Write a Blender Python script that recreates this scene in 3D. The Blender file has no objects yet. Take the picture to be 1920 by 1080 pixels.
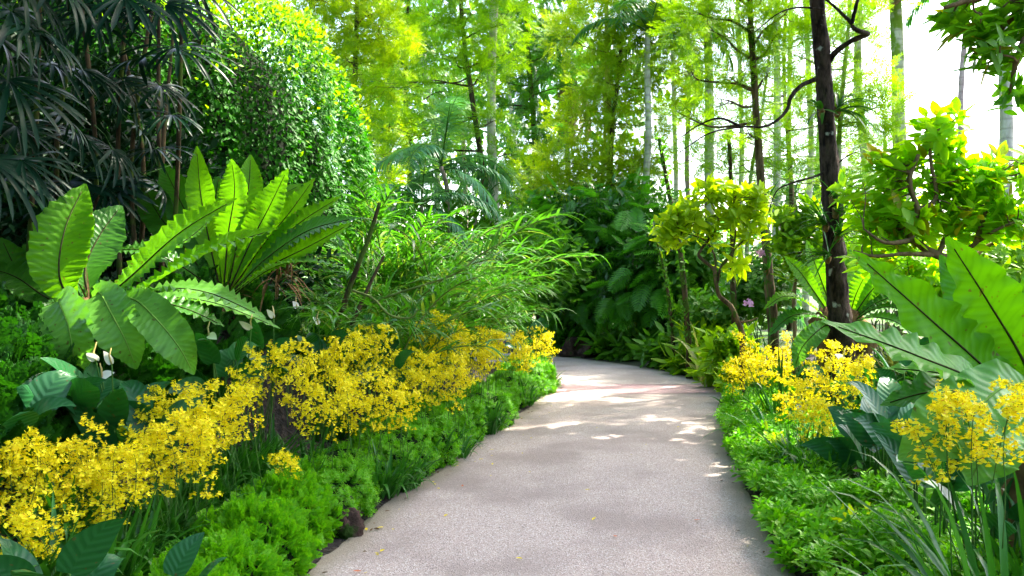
# Tropical garden path with yellow orchids, bird's nest ferns and sunlit trees.
import bpy, math
import numpy as np
rng = np.random.default_rng(11)
F = 1493.3          # focal length in photo pixels (photo 1920 wide)
CZ = 1.5            # camera height
SC = bpy.context.scene
COL = SC.collection
UP = np.array([0., 0., 1.])

def P(px, py, Y):
    return np.array([(px - 960) / F * Y, Y, CZ + (540 - py) / F * Y])
def V(*a): return np.array(a, float)
def norm(a):
    a = np.asarray(a, float)
    return a / np.maximum(np.linalg.norm(a, axis=-1, keepdims=True), 1e-9)
def U(a, b, n=None): return rng.uniform(a, b, n)
def smooth(x, a, b):
    t = np.clip((x - a) / (b - a), 0, 1); return t * t * (3 - 2 * t)

# ------------------------------------------------------------------ mesh collecting
class MB:
    def __init__(s): s.v = []; s.q = []; s.m = []; s.uv = []; s.n = 0
    def add(s, v, q, mi=0, uv=None):
        v = np.asarray(v, float).reshape(-1, 3); q = np.asarray(q, np.int64).reshape(-1, 4)
        s.v.append(v); s.q.append(q + s.n); s.n += len(v)
        s.m.append(np.full(len(q), mi, np.int32) if np.isscalar(mi) else np.asarray(mi, np.int32))
        s.uv.append(np.zeros((len(v), 2)) if uv is None else np.asarray(uv, float).reshape(-1, 2))
    def empty(s): return s.n == 0

def build(name, mb, mats, parent=None, smooth_=True, recalc=False):
    """one mesh object; verts are world coordinates, kept where they are under the parent"""
    v = np.concatenate(mb.v); q = np.concatenate(mb.q); m = np.concatenate(mb.m); uv = np.concatenate(mb.uv)
    if parent is not None:
        v = v - np.array(parent.get('_at', (0, 0, 0)))
    tri = (q[:, 2] == q[:, 3])
    lt = np.where(tri, 3, 4).astype(np.int32)
    ls = np.concatenate([[0], np.cumsum(lt)[:-1]]).astype(np.int32)
    keep = np.ones(q.shape, bool); keep[tri, 3] = False
    lv = q[keep].astype(np.int32)
    me = bpy.data.meshes.new(name)
    me.vertices.add(len(v)); me.vertices.foreach_set('co', v.astype(np.float32).ravel())
    me.loops.add(len(lv)); me.loops.foreach_set('vertex_index', lv)
    me.polygons.add(len(q)); me.polygons.foreach_set('loop_start', ls)
    try: me.polygons.foreach_set('loop_total', lt)
    except Exception: pass
    me.polygons.foreach_set('material_index', m)
    me.polygons.foreach_set('use_smooth', np.full(len(q), smooth_))
    ul = me.uv_layers.new(name='UVMap')
    ul.data.foreach_set('uv', uv[lv].astype(np.float32).ravel())
    me.update(calc_edges=True)
    for mt in (mats if isinstance(mats, (list, tuple)) else [mats]): me.materials.append(mt)
    o = bpy.data.objects.new(name, me); COL.objects.link(o)
    if parent is not None: o.parent = parent
    return o

def tag(o, label=None, cat=None, group=None, kind=None):
    if label: o['label'] = label
    if cat: o['category'] = cat
    if group: o['group'] = group
    if kind: o['kind'] = kind
    return o
def thing(name, label, cat, loc, group=None):
    o = bpy.data.objects.new(name, None); COL.objects.link(o)
    o.location = tuple(float(x) for x in loc); o['_at'] = [float(x) for x in loc]
    o.empty_display_size = .1
    return tag(o, label, cat, group)
def dup(root, loc, rotz=0., scale=1., label=None, group=None):
    """copy of a thing, its parts and their sub-parts"""
    r = root.copy(); COL.objects.link(r); r.location = tuple(float(x) for x in loc); r['_at'] = [float(x) for x in loc]
    r.rotation_euler = (0, 0, rotz); r.scale = (scale,) * 3
    if label: r['label'] = label
    if group: r['group'] = group
    for ch in list(root.children):
        c = ch.copy(); COL.objects.link(c); c.parent = r
        for g in list(ch.children):
            d = g.copy(); COL.objects.link(d); d.parent = c
    return r
def share(mesh_obj, parent, loc, rot, scale, name=None):
    """another part that shares mesh_obj's mesh (with its sub-parts)"""
    c = mesh_obj.copy(); COL.objects.link(c); c.parent = parent
    if name: c.name = name
    at = np.array(parent['_at'])
    c.location = tuple(np.asarray(loc, float) - at); c.rotation_euler = rot
    c.scale = (scale,) * 3 if np.isscalar(scale) else scale
    for g in list(mesh_obj.children):
        d = g.copy(); COL.objects.link(d); d.parent = c
    return c
def drop(o):
    for c in list(o.children): drop(c)
    bpy.data.objects.remove(o, do_unlink=True)

# ------------------------------------------------------------------ shapes
def tube(mb, pts, rad, n=8, mi=0, bump=0., cap=True):
    pts = np.asarray(pts, float); k = len(pts); rad = np.broadcast_to(np.asarray(rad, float), (k,))
    t = norm(np.gradient(pts, axis=0))
    ref = np.where(np.abs(t[:, 2:3]) > .9, V(0, 1, 0), V(0, 0, 1)); ref = np.broadcast_to(ref[0], t.shape)
    s = norm(np.cross(t, ref)); b = np.cross(t, s)
    a = np.linspace(0, 2 * np.pi, n, endpoint=False)
    r = rad[:, None] * (1 + (bump * rng.standard_normal((k, n)) if bump else 0))
    v = pts[:, None] + r[..., None] * (np.cos(a)[None, :, None] * s[:, None] + np.sin(a)[None, :, None] * b[:, None])
    i = np.arange(k - 1)[:, None] * n; j = np.arange(n)[None]; j2 = (j + 1) % n
    q = np.stack([i + j, i + j2, i + n + j2, i + n + j], -1).reshape(-1, 4)
    ln = np.concatenate([[0], np.cumsum(np.linalg.norm(np.diff(pts, axis=0), axis=1))])
    uv = np.stack(np.broadcast_arrays((a / 6.2832)[None], ln[:, None]), -1)
    v = v.reshape(-1, 3); uv = uv.reshape(-1, 2)
    if cap:
        m = len(v); v = np.concatenate([v, pts[:1], pts[-1:]]); uv = np.concatenate([uv, uv[:1], uv[-1:]])
        jj = np.arange(n); j3 = (jj + 1) % n
        c0 = np.stack([j3, jj, np.full(n, m), np.full(n, m)], -1)
        c1 = np.stack([(k - 1) * n + jj, (k - 1) * n + j3, np.full(n, m + 1), np.full(n, m + 1)], -1)
        q = np.concatenate([q, c0, c1])
    mb.add(v, q, mi, uv)

def spline(pts, n):
    """Catmull-Rom through pts"""
    p = np.asarray(pts, float); p = np.concatenate([[2 * p[0] - p[1]], p, [2 * p[-1] - p[-2]]])
    u = np.linspace(0, len(p) - 3 - 1e-9, n); i = u.astype(int); f = (u - i)[:, None]
    a, b, c, d = p[i], p[i + 1], p[i + 2], p[i + 3]
    return .5 * (2 * b + (c - a) * f + (2 * a - 5 * b + 4 * c - d) * f ** 2 + (3 * b - a - 3 * c + d) * f ** 3)

def p_leaf(t): return np.maximum(np.sin(np.pi * np.clip(t, 0, 1) ** .8) ** .8, .03)
def p_strap(t): return np.maximum(np.minimum(1, 6 * t + .35) * np.clip((1 - t) * 2.2, 0, 1) ** .7, .03)
def p_blade(t): return np.maximum((1 - t ** 2.2) * np.minimum(1, .55 + 2 * t), .02)

def ribbons(mb, base, d0, L, W, droop=0., nseg=4, prof=p_leaf, roll=0., fold=.15, mi=0, power=1.3, side=None):
    base = np.asarray(base, float).reshape(-1, 3); N = len(base)
    d0 = norm(np.broadcast_to(d0, (N, 3))); L = np.broadcast_to(L, (N,)); W = np.broadcast_to(W, (N,))
    droop = np.broadcast_to(droop, (N,)); roll = np.broadcast_to(roll, (N,))
    t = np.linspace(0, 1, nseg + 1)
    d = d0[:, None] - droop[:, None, None] * (t ** power)[None, :, None] * UP
    d = norm(d)
    stp = (d[:, :-1] + d[:, 1:]) / 2 * (L / nseg)[:, None, None]
    pts = base[:, None] + np.concatenate([np.zeros((N, 1, 3)), np.cumsum(stp, 1)], 1)
    if side is None:
        side = np.cross(d0, UP); bad = np.linalg.norm(side, axis=1) < .05
        side[bad] = norm(rng.standard_normal((bad.sum(), 3)) * V(1, 1, 0.01)) if bad.any() else side[bad]
    side = norm(side)
    side = norm(side * np.cos(roll)[:, None] + np.cross(d0, side) * np.sin(roll)[:, None])
    nr = norm(np.cross(side[:, None], d))
    w = W[:, None] * prof(t)[None]
    lift = (fold * w)[..., None] * nr
    l = pts - side[:, None] * w[..., None] / 2 + lift; r = pts + side[:, None] * w[..., None] / 2 + lift
    v = np.stack([l, pts, r], 2)                                # N,ns,3cols,3
    ns = nseg + 1
    b = (np.arange(N) * ns * 3)[:, None, None]; i = (np.arange(nseg) * 3)[None, :, None]; c = np.arange(2)[None, None]
    k = b + i + c
    q = np.stack([k, k + 1, k + 4, k + 3], -1)
    uv = np.broadcast_to(np.stack(np.meshgrid([0, .5, 1.], t), -1)[None], (N, ns, 3, 2))
    m = mi if np.isscalar(mi) else np.repeat(np.asarray(mi), nseg * 2)
    mb.add(v, q, m, uv)
    return pts

def template(fn):
    mb = MB(); fn(mb)
    return np.concatenate(mb.v), np.concatenate(mb.q), np.concatenate(mb.m), np.concatenate(mb.uv)
def scatter(mb, T, pos, D, N, s, mi=None):
    """place template T (x side, y along, z normal) at pos with direction D, normal N and scale s"""
    tv, tq, tm, tu = T; pos = np.asarray(pos, float).reshape(-1, 3); n = len(pos)
    if n == 0: return
    D = norm(np.broadcast_to(D, (n, 3))); N = np.broadcast_to(N, (n, 3))
    S = np.cross(D, N); bad = np.linalg.norm(S, axis=1) < 1e-3
    if bad.any(): S = S.copy(); S[bad] = np.cross(D[bad], V(.3, .8, .5))
    S = norm(S); Nn = np.cross(S, D); s = np.broadcast_to(s, (n,))[:, None, None]
    v = pos[:, None] + s * (tv[None, :, 0:1] * S[:, None] + tv[None, :, 1:2] * D[:, None] + tv[None, :, 2:3] * Nn[:, None])
    q = tq[None] + (np.arange(n) * len(tv))[:, None, None]
    m = np.tile(tm, n) if mi is None else (mi if np.isscalar(mi) else np.repeat(mi, len(tq)))
    mb.add(v, q, m, np.tile(tu, (n, 1)))
def rand_dir(n): return norm(rng.standard_normal((n, 3)))
def in_ball(n, c, r):
    """points in an ellipsoid, denser near its skin"""
    return np.asarray(c) + rand_dir(n) * (U(0, 1, n) ** .45)[:, None] * np.asarray(r)
def blob(mb, c, r, nu=20, nv=12, amp=.12, mi=0, seed=0):
    """lumpy closed ball"""
    th = np.linspace(0, 2 * np.pi, nu, endpoint=False); ph = np.linspace(0, np.pi, nv)
    T, Q = np.meshgrid(th, ph)
    g = np.random.default_rng(seed); k = 1
    for _ in range(7):
        w = g.normal(0, 2.2, 3); o = g.uniform(0, 6.28)
        k = k + amp * .6 * np.sin(w[0] * np.cos(T) * np.sin(Q) + w[1] * np.sin(T) * np.sin(Q) + w[2] * np.cos(Q) + o)
    k = k + amp * .35 * g.standard_normal(T.shape) * np.sin(Q)
    v = np.stack([k * np.cos(T) * np.sin(Q), k * np.sin(T) * np.sin(Q), k * np.cos(Q)], -1) * np.broadcast_to(r, (3,)) + np.asarray(c)
    i = (np.arange(nv - 1) * nu)[:, None]; j = np.arange(nu)[None]; j2 = (j + 1) % nu
    q = np.stack([i + j, i + nu + j, i + nu + j2, i + j2], -1)
    mb.add(v, q, mi, np.stack([T / 6.28, Q / 3.14], -1))

# ------------------------------------------------------------------ materials
def mat(name):
    m = bpy.data.materials.new(name); m.use_nodes = True; nt = m.node_tree; nt.nodes.clear()
    out = nt.nodes.new('ShaderNodeOutputMaterial')
    def N(t, **kw):
        n = nt.nodes.new('ShaderNode' + t)
        for k, v in kw.items(): setattr(n, k, v)
        return n
    return m, nt, N, out, nt.links.new
def mixc(N, L, a, b, f, mode='MIX'):
    n = N('Mix', data_type='RGBA', blend_type=mode)
    for k, x in ((6, a), (7, b), (0, f)):
        if hasattr(x, 'links'): L(x, n.inputs[k])
        elif k == 0: n.inputs[0].default_value = x
        else: n.inputs[k].default_value = (*x, 1)
    return n.outputs[2]
def mth(N, L, op, a, b=0., c=0.):
    n = N('Math', operation=op)
    for s, x in zip(n.inputs, (a, b, c)):
        if hasattr(x, 'links'): L(x, s)
        else: s.default_value = x
    return n.outputs[0]

def leaf(name, a, b, trans=.4, rough=.42, spec=.25, tcol=(1.25, 1.35, .45), vein=0, c=None, crib=.5, big=1.2):
    """leaf: colour a..b differs per leaf, part of the light passes through (tinted), optional side veins along UV"""
    m, nt, N, out, L = mat(name)
    geo = N('NewGeometry'); oi = N('ObjectInfo'); tc = N('TexCoord')
    no = N('TexNoise'); no.inputs['Scale'].default_value = big; no.inputs['Detail'].default_value = 2; L(tc.outputs['Object'], no.inputs['Vector'])
    f = mth(N, L, 'MULTIPLY_ADD', geo.outputs['Random Per Island'], .75, mth(N, L, 'MULTIPLY', no.outputs['Fac'], .3))
    col = mixc(N, L, a, b, f)
    if c is not None:                                     # a few leaves of another colour
        col = mixc(N, L, col, c, mth(N, L, 'GREATER_THAN', mth(N, L, 'FRACT', mth(N, L, 'MULTIPLY', geo.outputs['Random Per Island'], 37.)), .93))
    p = N('BsdfPrincipled'); p.inputs['Roughness'].default_value = rough
    p.inputs['Specular IOR Level'].default_value = spec
    if vein:
        uv = N('UVMap'); sx = N('SeparateXYZ'); L(uv.outputs[0], sx.inputs[0])
        du = mth(N, L, 'ABSOLUTE', mth(N, L, 'SUBTRACT', sx.outputs[0], .5))
        ph = mth(N, L, 'MULTIPLY', mth(N, L, 'SUBTRACT', sx.outputs[1], mth(N, L, 'MULTIPLY', du, crib * .35)), vein * 6.2832)
        w = mth(N, L, 'SINE', ph)
        w2 = mth(N, L, 'MULTIPLY_ADD', w, .5, .5)
        pw = mth(N, L, 'POWER', w2, 3.)
        col = mixc(N, L, col, [x * .7 for x in a], mth(N, L, 'MULTIPLY', pw, .22))
        n2 = N('TexNoise'); n2.inputs['Scale'].default_value = 14; L(tc.outputs['Object'], n2.inputs['Vector'])
        col = mixc(N, L, col, [x * .6 for x in a], mth(N, L, 'MULTIPLY', smoothnode(N, L, n2.outputs['Fac'], .55, .75), .35))
        n3 = N('TexNoise'); n3.inputs['Scale'].default_value = 32; n3.inputs['Detail'].default_value = 1; L(tc.outputs['Object'], n3.inputs['Vector'])
        col = mixc(N, L, col, (.10, .065, .02), mth(N, L, 'MULTIPLY', smoothnode(N, L, n3.outputs['Fac'], .70, .74), .7))
        bp = N('Bump'); bp.inputs['Strength'].default_value = .2; bp.inputs['Distance'].default_value = .01
        L(w2, bp.inputs['Height']); L(bp.outputs[0], p.inputs['Normal'])
    L(col, p.inputs['Base Color'])
    tr = N('BsdfTranslucent'); L(mixc(N, L, col, tcol, 1., 'MULTIPLY'), tr.inputs['Color'])
    mx = N('MixShader'); mx.inputs[0].default_value = trans
    L(p.outputs[0], mx.inputs[1]); L(tr.outputs[0], mx.inputs[2]); L(mx.outputs[0], out.inputs[0])
    return m
def smoothnode(N, L, x, a, b):
    n = N('MapRange'); n.interpolation_type = 'SMOOTHSTEP'
    L(x, n.inputs[0]); n.inputs[1].default_value = a; n.inputs[2].default_value = b
    return n.outputs[0]
def bark(name, a, b, scale=(9, 9, 2.), rings=0., c=None, cscale=3., cth=.62, rough=.85, bump=.5):
    m, nt, N, out, L = mat(name)
    tc = N('TexCoord'); mp = N('Mapping'); mp.inputs['Scale'].default_value = scale; L(tc.outputs['Object'], mp.inputs[0])
    no = N('TexNoise'); no.inputs['Scale'].default_value = 1.; no.inputs['Detail'].default_value = 6; no.inputs['Roughness'].default_value = .65
    L(mp.outputs[0], no.inputs['Vector'])
    col = mixc(N, L, a, b, smoothnode(N, L, no.outputs['Fac'], .35, .65))
    h = no.outputs['Fac']
    if rings:
        sx = N('SeparateXYZ'); L(tc.outputs['Object'], sx.inputs[0])
        wob = mth(N, L, 'MULTIPLY_ADD', no.outputs['Fac'], .06, sx.outputs[2])
        r = mth(N, L, 'POWER', mth(N, L, 'MULTIPLY_ADD', mth(N, L, 'SINE', mth(N, L, 'MULTIPLY', wob, rings * 6.2832)), .5, .5), 8.)
        col = mixc(N, L, col, [x * .45 for x in a], mth(N, L, 'MULTIPLY', r, mth(N, L, 'MULTIPLY', no.outputs['Fac'], .7))); h = mth(N, L, 'SUBTRACT', h, mth(N, L, 'MULTIPLY', r, .5))
    if c is not None:
        n2 = N('TexNoise'); n2.inputs['Scale'].default_value = cscale; n2.inputs['Detail'].default_value = 4; L(tc.outputs['Object'], n2.inputs['Vector'])
        col = mixc(N, L, col, c, smoothnode(N, L, n2.outputs['Fac'], cth, cth + .06))
    p = N('BsdfPrincipled'); p.inputs['Roughness'].default_value = rough; p.inputs['Specular IOR Level'].default_value = .08
    L(col, p.inputs['Base Color'])
    bp = N('Bump'); bp.inputs['Strength'].default_value = bump; bp.inputs['Distance'].default_value = .03
    L(h, bp.inputs['Height']); L(bp.outputs[0], p.inputs['Normal']); L(p.outputs[0], out.inputs[0])
    return m

M = {}
# big rosette fern fronds
M['fern'] = leaf('fern_frond', (.08, .27, .004), (.13, .35, .006), trans=.6, rough=.38, spec=0.28, vein=26, tcol=(1.5, 1.45, .5))
M['fern_dark'] = leaf('fern_frond_dark', (.03, .15, .008), (.055, .21, .01), trans=.45, rough=.4, spec=0.28, vein=26)
M['fern_pale'] = leaf('fern_frond_pale', (.09, .28, .035), (.14, .36, .045), trans=.4, rough=.36, spec=0.28, vein=24)
M['midrib'] = bark('midrib', (.02, .015, .008), (.05, .05, .015), bump=.1)
M['midrib_green'] = bark('midrib_green', (.1, .22, .03), (.16, .3, .05), bump=.1)
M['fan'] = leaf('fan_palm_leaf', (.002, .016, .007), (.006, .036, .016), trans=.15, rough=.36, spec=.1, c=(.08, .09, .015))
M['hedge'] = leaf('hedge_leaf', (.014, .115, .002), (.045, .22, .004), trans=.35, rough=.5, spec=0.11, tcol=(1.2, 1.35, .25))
M['hedge_top'] = leaf('hedge_leaf_sun_tint', (.10, .29, .004), (.21, .43, .006), trans=.5, rough=.55, tcol=(1.6, 1.35, .3))  # sunlight painted into crest leaf colour, along with yellow-green new growth
M['reed'] = leaf('reed_leaf', (.045, .18, .010), (.095, .30, .022), trans=.4, rough=.33, spec=0.30, c=(.2, .3, .04))
M['reed_stem'] = bark('reed_stem', (.10, .16, .03), (.2, .24, .07), bump=.1)
M['gold'] = leaf('golden_leaf', (.16, .34, .004), (.32, .48, .008), trans=.5, rough=.5, tcol=(1.5, 1.25, .3), big=.5)
M['lime'] = leaf('lime_leaf', (.11, .30, .004), (.22, .42, .008), trans=.5, rough=.5, tcol=(1.6, 1.35, .3), big=.5)
M['mid'] = leaf('mid_leaf', (.05, .18, .01), (.1, .26, .015), trans=.45, rough=.45, big=.5)
M['deep'] = leaf('deep_leaf', (.014, .08, .005), (.034, .14, .01), trans=.3, rough=.32, spec=0.30)
M['pinna'] = leaf('climber_leaf', (.04, .19, .008), (.085, .30, .016), trans=.42, rough=.32, spec=0.25)
M['palm'] = leaf('palm_leaflet', (.03, .14, .022), (.06, .21, .04), trans=.35, rough=.35, spec=0.28, big=.4)
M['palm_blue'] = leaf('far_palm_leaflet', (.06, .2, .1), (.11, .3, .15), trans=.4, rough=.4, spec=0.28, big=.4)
M['palm_dry'] = leaf('dry_palm_leaflet', (.12, .08, .03), (.2, .14, .05), trans=.3, rough=.6, tcol=(1.1, 1., .8))
M['bush'] = leaf('bush_leaf', (.17, .44, .004), (.30, .56, .008), trans=.64, rough=.42, spec=0.28, c=(.35, .33, .01), tcol=(1.6, 1.4, .35))
M['lemon'] = leaf('lemon_leaf', (.24, .44, .006), (.42, .60, .01), trans=.62, rough=.42, tcol=(1.4, 1.2, .3))
M['near'] = leaf('near_leaf', (.08, .26, .005), (.16, .38, .01), trans=.55, rough=.36, spec=0.28, c=(.3, .28, .01))
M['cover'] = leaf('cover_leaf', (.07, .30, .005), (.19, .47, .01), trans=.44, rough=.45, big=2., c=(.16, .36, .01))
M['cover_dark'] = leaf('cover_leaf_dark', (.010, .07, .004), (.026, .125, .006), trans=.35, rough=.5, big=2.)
M['strap'] = leaf('orchid_leaf', (.02, .11, .01), (.045, .19, .016), trans=.35, rough=.33, spec=0.30)
M['strap_light'] = leaf('lily_leaf', (.035, .2, .012), (.06, .27, .016), trans=.4, rough=.33, spec=0.30)
M['varieg'] = leaf('striped_leaf', (.12, .2, .03), (.34, .36, .1), trans=.4, rough=.4, tcol=(1.2, 1.2, .6))
M['anth'] = leaf('flamingo_leaf', (.012, .085, .022), (.024, .13, .034), trans=.2, rough=.33, spec=0.28, vein=8, crib=1.2, tcol=(1.2, 1.5, .4))
M['spathe'] = leaf('white_spathe', (.8, .8, .72), (.86, .86, .8), trans=.25, rough=.4, tcol=(1, 1, .9))
M['spadix'] = bark('spadix', (.55, .4, .12), (.6, .5, .25), bump=.1)
M['stalk'] = bark('stalk', (.04, .11, .02), (.07, .16, .03), bump=.1)
M['flower'] = leaf('yellow_petal', (.80, .66, .004), (.93, .90, .03), trans=.42, rough=.5, spec=0.17, tcol=(1.05, 1., .3), big=3)
M['flower_eye'] = leaf('petal_mark', (.55, .22, .004), (.7, .36, .004), trans=.25, rough=.5, tcol=(1, .9, .4))
M['pink'] = leaf('pink_petal', (.75, .4, .62), (.8, .5, .7), trans=.4, rough=.5, tcol=(1, .8, 1))
M['bark_dark'] = bark('dark_bark', (.010, .007, .005), (.07, .048, .034), (16, 16, 5), c=(.36, .36, .3), cscale=5, cth=.64, bump=.9)
M['bark_mid'] = bark('brown_bark', (.045, .032, .016), (.15, .105, .055), (12, 12, 2.5), c=(.05, .1, .01), cscale=4, cth=.56, bump=.7)
M['bark_slim'] = bark('slim_bark', (.03, .022, .012), (.10, .07, .035), (14, 14, 3), c=(.06, .1, .015), cscale=3, cth=.52, bump=.7)
M['bark_pale'] = bark('pale_palm_bark', (.34, .32, .24), (.5, .47, .37), (8, 8, 3), rings=5., c=(.2, .24, .1), cscale=1.5, cth=.58, bump=.3)
M['bark_green'] = bark('mossy_palm_bark', (.26, .28, .12), (.45, .43, .28), (8, 8, 3), rings=5., c=(.14, .22, .02), cscale=2.2, cth=.5, bump=.3)
M['bark_pink'] = bark('pinkish_palm_bark', (.28, .19, .18), (.4, .29, .27), (8, 8, 3), rings=4., bump=.3)
M['bamboo'] = bark('yellow_stem', (.42, .36, .05), (.55, .46, .1), (6, 6, 2), rings=2.5, bump=.2)
M['twig'] = bark('twig_bark', (.10, .07, .03), (.22, .15, .07), (20, 20, 6), bump=.5)
M['rock'] = bark('rock', (.02, .012, .009), (.09, .055, .042), (5, 5, 5), c=(.03, .06, .01), cscale=5, cth=.55, bump=1.)
M['dead'] = bark('dead_frond_brown', (.08, .045, .02), (.2, .12, .05), (8, 8, 8), bump=.5)
M['litter_yellow'] = leaf('fallen_yellow', (.6, .45, .02), (.7, .55, .05), trans=.2, rough=.6)
M['litter_red'] = leaf('fallen_red', (.4, .1, .04), (.5, .16, .06), trans=.2, rough=.6, tcol=(1, .8, .5))

M['fern_big'] = leaf('fern_frond_big', (.06, .25, .002), (.12, .36, .004), trans=.5, rough=.48, spec=0.15, vein=22, tcol=(1.4, 1.4, .4))
M['shade'] = leaf('shade_tinted_leaf', (.004, .025, .006), (.01, .05, .01), trans=.12, rough=.5, spec=0.17)  # leaf colour darkened to paint the deep shade behind the fan palms
# ================================================================== SETTING
EL = np.array([(-1.05, -3), (-1.1, 2), (-1.08, 4.15), (-1.0, 4.67), (-.82, 5.94), (-.59, 6.65), (-.29, 8.09), (.15, 9.74), (.43, 11.2), (.62, 12.8), (.55, 14.2), (0, 15.6), (-1.5, 16.8), (-4, 17.8), (-9, 18.6)])
ER = np.array([(1.45, -3), (1.45, 2), (1.48, 4.2), (1.57, 4.9), (1.78, 6.1), (1.98, 7.16), (2.32, 8.71), (2.8, 10.2), (3.06, 11.37), (3.1, 12.6), (2.8, 14.2), (2.35, 15.4), (.86, 17.6), (-2.5, 19.8), (-9, 21.4)])
NI = 12
ELs = spline(EL, (len(EL) - 1) * NI + 1); ERs = spline(ER, (len(ER) - 1) * NI + 1)
def seg_dist(p, line):
    a = line[:-1]; b = line[1:]; d = b - a
    t = np.clip(((p[:, None] - a) * d).sum(-1) / (d * d).sum(-1), 0, 1)
    q = a + t[..., None] * d
    return np.sqrt(((p[:, None] - q) ** 2).sum(-1)).min(1)
POLY = np.concatenate([EL, ER[::-1]])
def inside(p):
    x, y = p[:, 0], p[:, 1]; c = np.zeros(len(p), bool); a = POLY; b = np.roll(POLY, -1, 0)
    for (x1, y1), (x2, y2) in zip(a, b):
        k = ((y1 > y) != (y2 > y)) & (x < (x2 - x1) * (y - y1) / (y2 - y1 + 1e-12) + x1); c ^= k
    return c
def edge_info(x, y):
    p = np.stack([np.ravel(x), np.ravel(y)], -1).astype(float)
    return seg_dist(p, EL), seg_dist(p, ER), inside(p), p
def H(x, y):
    """ground height"""
    dl, dr, ins, p = edge_info(x, y)
    left = dl < dr
    hl = np.interp(dl, [0, .5, 1.0, 1.7, 2.5, 4, 8], [0, .05, .2, 1.0, 1.25, 1.4, 1.4])
    hl = hl * (1 - .45 * smooth(p[:, 1], 9, 13))
    hr = np.interp(dr, [0, .4, 1., 2.5, 6], [0, .04, .12, .3, .35])
    h = np.where(left, hl, hr)
    h = h + .04 * np.sin(p[:, 0] * 3.1 + 1) * np.sin(p[:, 1] * 2.7) * smooth(np.minimum(dl, dr), .2, 1.)
    for bx, by, ba, br in ((-2.27, 6.45, .5, .6), (-2.65, 5.15, .3, .4), (-1.85, 6.6, .2, .4)): h = h + ba * np.exp(-((p[:, 0] - bx) ** 2 + (p[:, 1] - by) ** 2) / br ** 2) * left
    h = np.where(ins, -.03 * smooth(np.minimum(dl, dr), 0, .15) - .012, h - .012)
    return h.reshape(np.shape(x))
def G(px, py, Yhint=None):
    """ground point seen at a photo pixel on z=0"""
    Y = F * CZ / (py - 540); return V((px - 960) / F * Y, Y, 0)
def on_ground(x, y): return V(x, y, float(H(np.array([x]), np.array([y]))[0]))
def edgeL(y): return float(np.interp(y, EL[:10, 1], EL[:10, 0]))
def edgeR(y): return float(np.interp(y, ER[:10, 1], ER[:10, 0]))

# ground sheet
gx = np.concatenate([-np.geomspace(400, 14, 12), np.arange(-13, 13.01, .17), np.geomspace(14, 400, 12)])
gy = np.concatenate([-np.geomspace(60, 4, 6), np.arange(-3, 24.01, .17), np.geomspace(25, 600, 16)])
X, Y = np.meshgrid(gx, gy); Z = H(X, Y)
mb = MB(); nx = len(gx); i = (np.arange(len(gy) - 1) * nx)[:, None]; j = np.arange(nx - 1)[None]
mb.add(np.stack([X, Y, Z], -1), np.stack([i + j, i + j + 1, i + nx + j + 1, i + nx + j], -1).reshape(-1, 4))
m, nt, N, out, L = mat('soil'); tc = N('TexCoord')
n1 = N('TexNoise'); n1.inputs['Scale'].default_value = .9; n1.inputs['Detail'].default_value = 5; L(tc.outputs['Object'], n1.inputs['Vector'])
n2 = N('TexNoise'); n2.inputs['Scale'].default_value = 26; n2.inputs['Detail'].default_value = 8; L(tc.outputs['Object'], n2.inputs['Vector'])
col = mixc(N, L, (.012, .009, .006), (.045, .03, .02), smoothnode(N, L, n2.outputs[0], .35, .7))
sx = N('SeparateXYZ'); L(tc.outputs['Object'], sx.inputs[0])
gr = mth(N, L, 'MULTIPLY', smoothnode(N, L, n1.outputs[0], .38, .55), smoothnode(N, L, sx.outputs[1], 14, 20))
col = mixc(N, L, col, (.06, .15, .015), gr)
p = N('BsdfPrincipled'); p.inputs['Roughness'].default_value = .95; L(col, p.inputs['Base Color'])
bp = N('Bump'); bp.inputs['Strength'].default_value = 1.; bp.inputs['Distance'].default_value = .05; L(n2.outputs[0], bp.inputs['Height']); L(bp.outputs[0], p.inputs['Normal']); L(p.outputs[0], out.inputs[0])
tag(build('ground', mb, m), kind='structure')

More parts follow.
